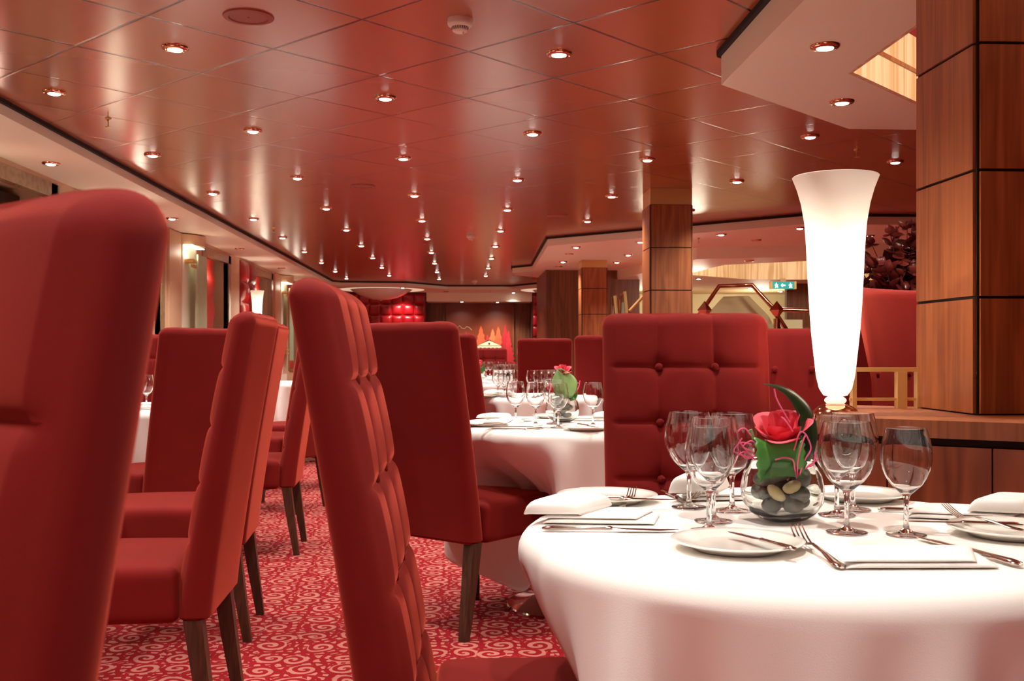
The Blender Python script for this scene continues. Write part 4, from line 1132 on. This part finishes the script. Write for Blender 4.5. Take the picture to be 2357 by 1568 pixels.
# curved red banquettes
def banquette(cx, cy, R, a0_, a1_, z1, lab, flare=.06):
    t = thing('banquette', lab, 'banquette', (cx, cy, 0)); n = 40
    def arc(r, k): a = a0_+(a1_-a0_)*k/n; return (r*math.cos(a), r*math.sin(a))
    def build_back():
        b = MB(); m = 12; rs = []
        for k in range(n+1):
            a = a0_+(a1_-a0_)*k/n; ring = []
            for (dr, z) in ((0, .45), (.01, .7), (.02, .95), (.02+flare, z1-.04), (.03+flare, z1-.012), (.05+flare, z1), (.09+flare, z1), (.11+flare, z1-.015), (.115+flare, z1-.04), (.12, .9), (.12, 0), (0, 0)):
                tuft = 0
                if dr < .05 and .6 < z < 1.2:
                    tuft = .02*math.exp(-((k % 10-5)/1.2)**2)*(1 if abs(z-.95) < .1 else .2)
                r = R+dr+tuft; ring.append((r*math.cos(a), r*math.sin(a), z))
            rs.append(ring)
        return b.rings(rs)
    build_back().build('back', 'velvet', t)
    b = MB(); rs = []
    for k in range(n+1):
        a = a0_+(a1_-a0_)*k/n
        rs.append([(r*math.cos(a), r*math.sin(a), z) for r, z in ((R-.001, 0), (R-.001, .46), (R-.42, .48), (R-.46, .45), (R-.46, 0))])
    b.rings(rs).build('seat', 'velvet', t)
    for k in (8, 18, 28, 36):
        a = a0_+(a1_-a0_)*k/n; r = R+.012
        MB().lathe([(0, .008), (.012, .005), (.015, -.004)], 14).xf(Matrix.Translation((r*math.cos(a), r*math.sin(a), .965)) @ Matrix.Rotation(a, 4, 'Z') @ Matrix.Rotation(-PI/2, 4, 'Y')).build('button', 'velvet', t)
    return t
# centre, radius and arc chosen so the concave side faces the lamp
def banq_at(c, R, p_from, p_to, *a):
    cx_, cy_ = C(*c)
    banquette(cx_, cy_, R, math.radians(p_from)-YAW, math.radians(p_to)-YAW, *a)
banq_at((1.90, 3.42), .66, 40, 160, 1.29, 'high curved red velvet banquette back between the white lamp and the large pillar')
banq_at((1.2, 3.9), .9, 70, 112, 1.155, 'lower red velvet banquette back seen just left of the tall white lamp', .03)

# burgundy plant in a planter behind the banquette
px_, py_ = D(2085, 5.3)
t = thing('potted_plant', 'burgundy-leaved bushy plant rising behind the high banquette', 'plant', (px_, py_, 0))
MB().lathe([(0, 0), (.17, 0), (.2, .03), (.26, .7), (.27, .72), (.25, .72), (.22, .68), (0, .68)], 32).build('planter', 'walnut', t)
rp = random.Random(12); st = MB(); lf = MB()
for k in range(120):
    a = rp.uniform(0, 2*PI); out_ = rp.uniform(.03, .36); h_ = rp.uniform(.6, 1.12)*(1-.45*(out_/.36)**1.4)
    if k < 6: a = PI+rp.uniform(-.4, .4); out_ = .34; h_ = rp.uniform(.5, .85)
    p0 = Vector((0, 0, .68)); p3 = Vector((out_*math.cos(a), out_*math.sin(a), .68+h_)); p1 = p0+Vector((0, 0, h_*.6))
    pts = [p0*(1-s_)**2+p1*2*s_*(1-s_)+p3*s_*s_ for s_ in [j/8 for j in range(9)]]
    st.tube(pts, [.005-.0004*j for j in range(9)], 5)
    for j in range(3, 9):
        for r_ in range(4):
            c_ = pts[j]; yaw = rp.uniform(0, 2*PI); pit = rp.uniform(-.9, .9); L_ = rp.uniform(.05, .09)
            M_ = Matrix.Translation(c_) @ Matrix.Rotation(yaw, 4, 'Z') @ Matrix.Rotation(pit, 4, 'X') @ Matrix.Rotation(rp.uniform(-.8, .8), 4, 'Y')
            m2 = leafmesh(L_, L_*.85, .9, .3, 0, 4, 6).xf(M_); lf.add(m2.v, m2.f)
st.build('stems', 'twig', t); lf.build('foliage', 'burgundy', t, angle=180)['kind'] = 'stuff'

# stair railings: brass hexagon frame, panel and posts
def at3(px, py, d): x, y = D(px, d); return (x, y, ZH(py, d))
dS = 5.6
t = thing('hexagon_rail', 'polished rose-brass hexagonal rail frame behind the chair facing the camera', 'railing', at3(1695, 808, dS)[:2]+(0,))
o_ = t.location.copy()
pts = [Vector(at3(px, py, dS))-o_ for px, py in ((1560, 790), (1616, 716), (1655, 659), (1731, 656), (1776, 706), (1830, 790))]
MB().tube(pts, .012, 10).build('frame', 'rosebrass', t)
pp = [Vector(at3(px, py, dS+.12))-o_ for px, py in ((1600, 790), (1628, 723), (1665, 683), (1724, 681), (1770, 728), (1800, 790))]
b = MB(); n_ = Vector((SY, CY, 0))*.012
b.rings([[tuple(p) for p in pp], [tuple(p+n_) for p in pp]]).build('infill_panel', 'frost', t, smooth=False)
for (px, lab) in ((1622, 'rose-brass diamond finial on its post, left of the hexagon frame'), (1788, 'rose-brass diamond finial on its post, right of the hexagon frame')):
    p = at3(px, 714, dS-.05); t = thing('rail_post', lab, 'post', (p[0], p[1], 0))
    MB().lathe([(0, .0), (.018, 0), (.018, p[2]-.045), (0, p[2]-.045)], 12).build('shaft', 'rosebrass', t)
    MB().lathe([(0, p[2]-.05), (.04, p[2]), (0, p[2]+.05)], 4).build('finial', 'rosebrass', t, smooth=False)
p0 = at3(1800, 713, dS); p1 = at3(1990, 720, dS)
o = MB().tube([p0, p1], .013, 10).build('handrail', 'rosebrass'); tag(o, 'horizontal rose-brass handrail running behind the tall white lamp', 'handrail')
dG = 9.2
for lab, segs, gp in (('brass-framed glass screen panel nearest the farthest pillar', [(1404, 770), (1409, 686)], [(1406, 706), (1412, 704), (1416, 770), (1404, 770)]), ('taller brass-framed glass screen panel in the middle', [(1426, 760), (1428, 680), (1437, 674)], [(1428, 698), (1436, 695), (1441, 770), (1425, 770)])):
    p = at3(segs[0][0]+10, 770, dG); t = thing('glass_screen', lab+', above the facing chair', 'screen', (p[0], p[1], 0)); o_ = t.location.copy()
    MB().tube([Vector(at3(a, b_, dG))-o_ for a, b_ in segs], .01, 8).build('thin_frame', 'rosebrass', t)
    sx = 1415 if 'nearest' in lab else 1438
    MB().tube([Vector(at3(sx, 681 if sx < 1420 else 671, dG-.1))-o_, Vector(at3(sx+9, 770, dG-.1))-o_], .013, 8).build('stout_bar', 'brass', t)
    q = [Vector(at3(a, b_, dG+.05))-o_ for a, b_ in gp]
    MB().rings([[tuple(v) for v in q], [tuple(v+Vector((0, .012, 0))) for v in q]]).build('pane', 'frostgreen', t, smooth=False)
o = MB().tube([at3(1449, 716, dG), at3(1500, 662, dG)], .014, 8).build('sloping_handrail', 'brass'); tag(o, 'sloping brass handrail rising behind the brass-capped pillar', 'handrail')
p = at3(1446, 740, dG); t = thing('rail_post', 'short brass post where the sloping handrail begins', 'post', (p[0], p[1], 0))
MB().lathe([(0, 0), (.016, 0), (.016, 1.36), (0, 1.38)], 10).build('shaft', 'brass', t)

# exit sign
x, y, z = at3(1802, 657, 14.6)
t = thing('exit_sign', 'lit teal exit sign with white pictograms hanging from the far ceiling', 'sign', (x, y, 2.07)); zz = z-2.07
MB().box(-.155, -.02, zz-.052, .155, .02, zz+.052).build('sign_box', 'teal', t, smooth=False)
MB().box(-.185, -.025, zz-.054, -.157, .025, zz+.054).box(.157, -.025, zz-.054, .185, .025, zz+.054).build('brass_ends', 'brass', t, smooth=False)
MB().box(-.04, -.012, zz+.052, .04, .012, 0).build('hanger', 'chrome', t, smooth=False)
sb = MB()
def spr(cx, parts):
    for (x0, z0, x1, z1, w) in parts:
        d = Vector((x1-x0, 0, z1-z0)).normalized(); nn = Vector((-d.z, 0, d.x))*w
        P4 = [(cx+x0+nn.x, z0+nn.z), (cx+x1+nn.x, z1+nn.z), (cx+x1-nn.x, z1-nn.z), (cx+x0-nn.x, z0-nn.z)]
        sb.rings([[(a, -.021, zz+b_) for a, b_ in P4], [(a, -.024, zz+b_) for a, b_ in P4]])
man = [(0, .012, .004, -.008, .009), (.004, -.008, .022, -.03, .006), (.004, -.008, -.012, -.034, .006), (0, .012, .022, .002, .005), (0, .012, -.02, -.002, .005), (-.004, .026, .004, .026, .007)]
spr(-.10, man); spr(.10, man); spr(0, [(-.028, .0, .028, .0, .007), (-.028, 0, -.01, .02, .006), (-.028, 0, -.01, -.02, .006)])
sb.build('pictograms', 'signwhite', t, smooth=False)
# far service zone
plight((3.2, 17.6, 1.75), 40, r=.15, name='service_fill'); plight((5.2, 17.8, 1.75), 40, r=.15, name='service_fill'); plight((3.0, 13.2, 1.9), 14, r=.15, name='service_fill')  # unseen fill lights added to brighten this dark zone, no lamps hang here
struct(MB().box(2.2, 19.0, 0, 7.0, 19.1, 2.1).build('wall_service', 'frost', smooth=False))
struct(MB().box(4.92, 15.5, 0, 7.4, 15.6, 2.07).build('wall_service_right', 'walnut', smooth=False))
struct(MB().prism([[(1.47, 16.6), (XR, 16.55), (XR, YE), (2.0, YE), (2.0, 16.6)]], 2.1, ZC-.002).build('trim_16', 'olive', smooth=False))
x0, y0, _ = at3(1803, 740, 7.2); x1, y1, _ = at3(1848, 740, 7.2)
o = MB().box(x0, y0, 0, x1, y0+.05, ZH(736, 7.2)).build('notice_board', 'frost', smooth=False)
tag(o, 'plain pale rectangular board left of the tall white lamp', 'board')
MB2 = MB().box(x0-.02, y0+.052, 0, x1+.3, y0+.35, ZH(752, 7.2)).build('service_cabinet', 'walnut', smooth=False); tag(MB2, 'low brown cabinet carrying the pale board, left of the white lamp', 'cabinet')

# ------------------------------------------------------------------ light and output
w = bpy.data.worlds.new('world'); sc.world = w; w.use_nodes = True
w.node_tree.nodes['Background'].inputs[0].default_value = (1, .8, .65, 1); w.node_tree.nodes['Background'].inputs[1].default_value = .1
sc.view_settings.view_transform = 'Standard'; sc.view_settings.look = 'None'; sc.view_settings.gamma = 1
sc.view_settings.use_curve_mapping = False
sc.view_settings.exposure = 0.0
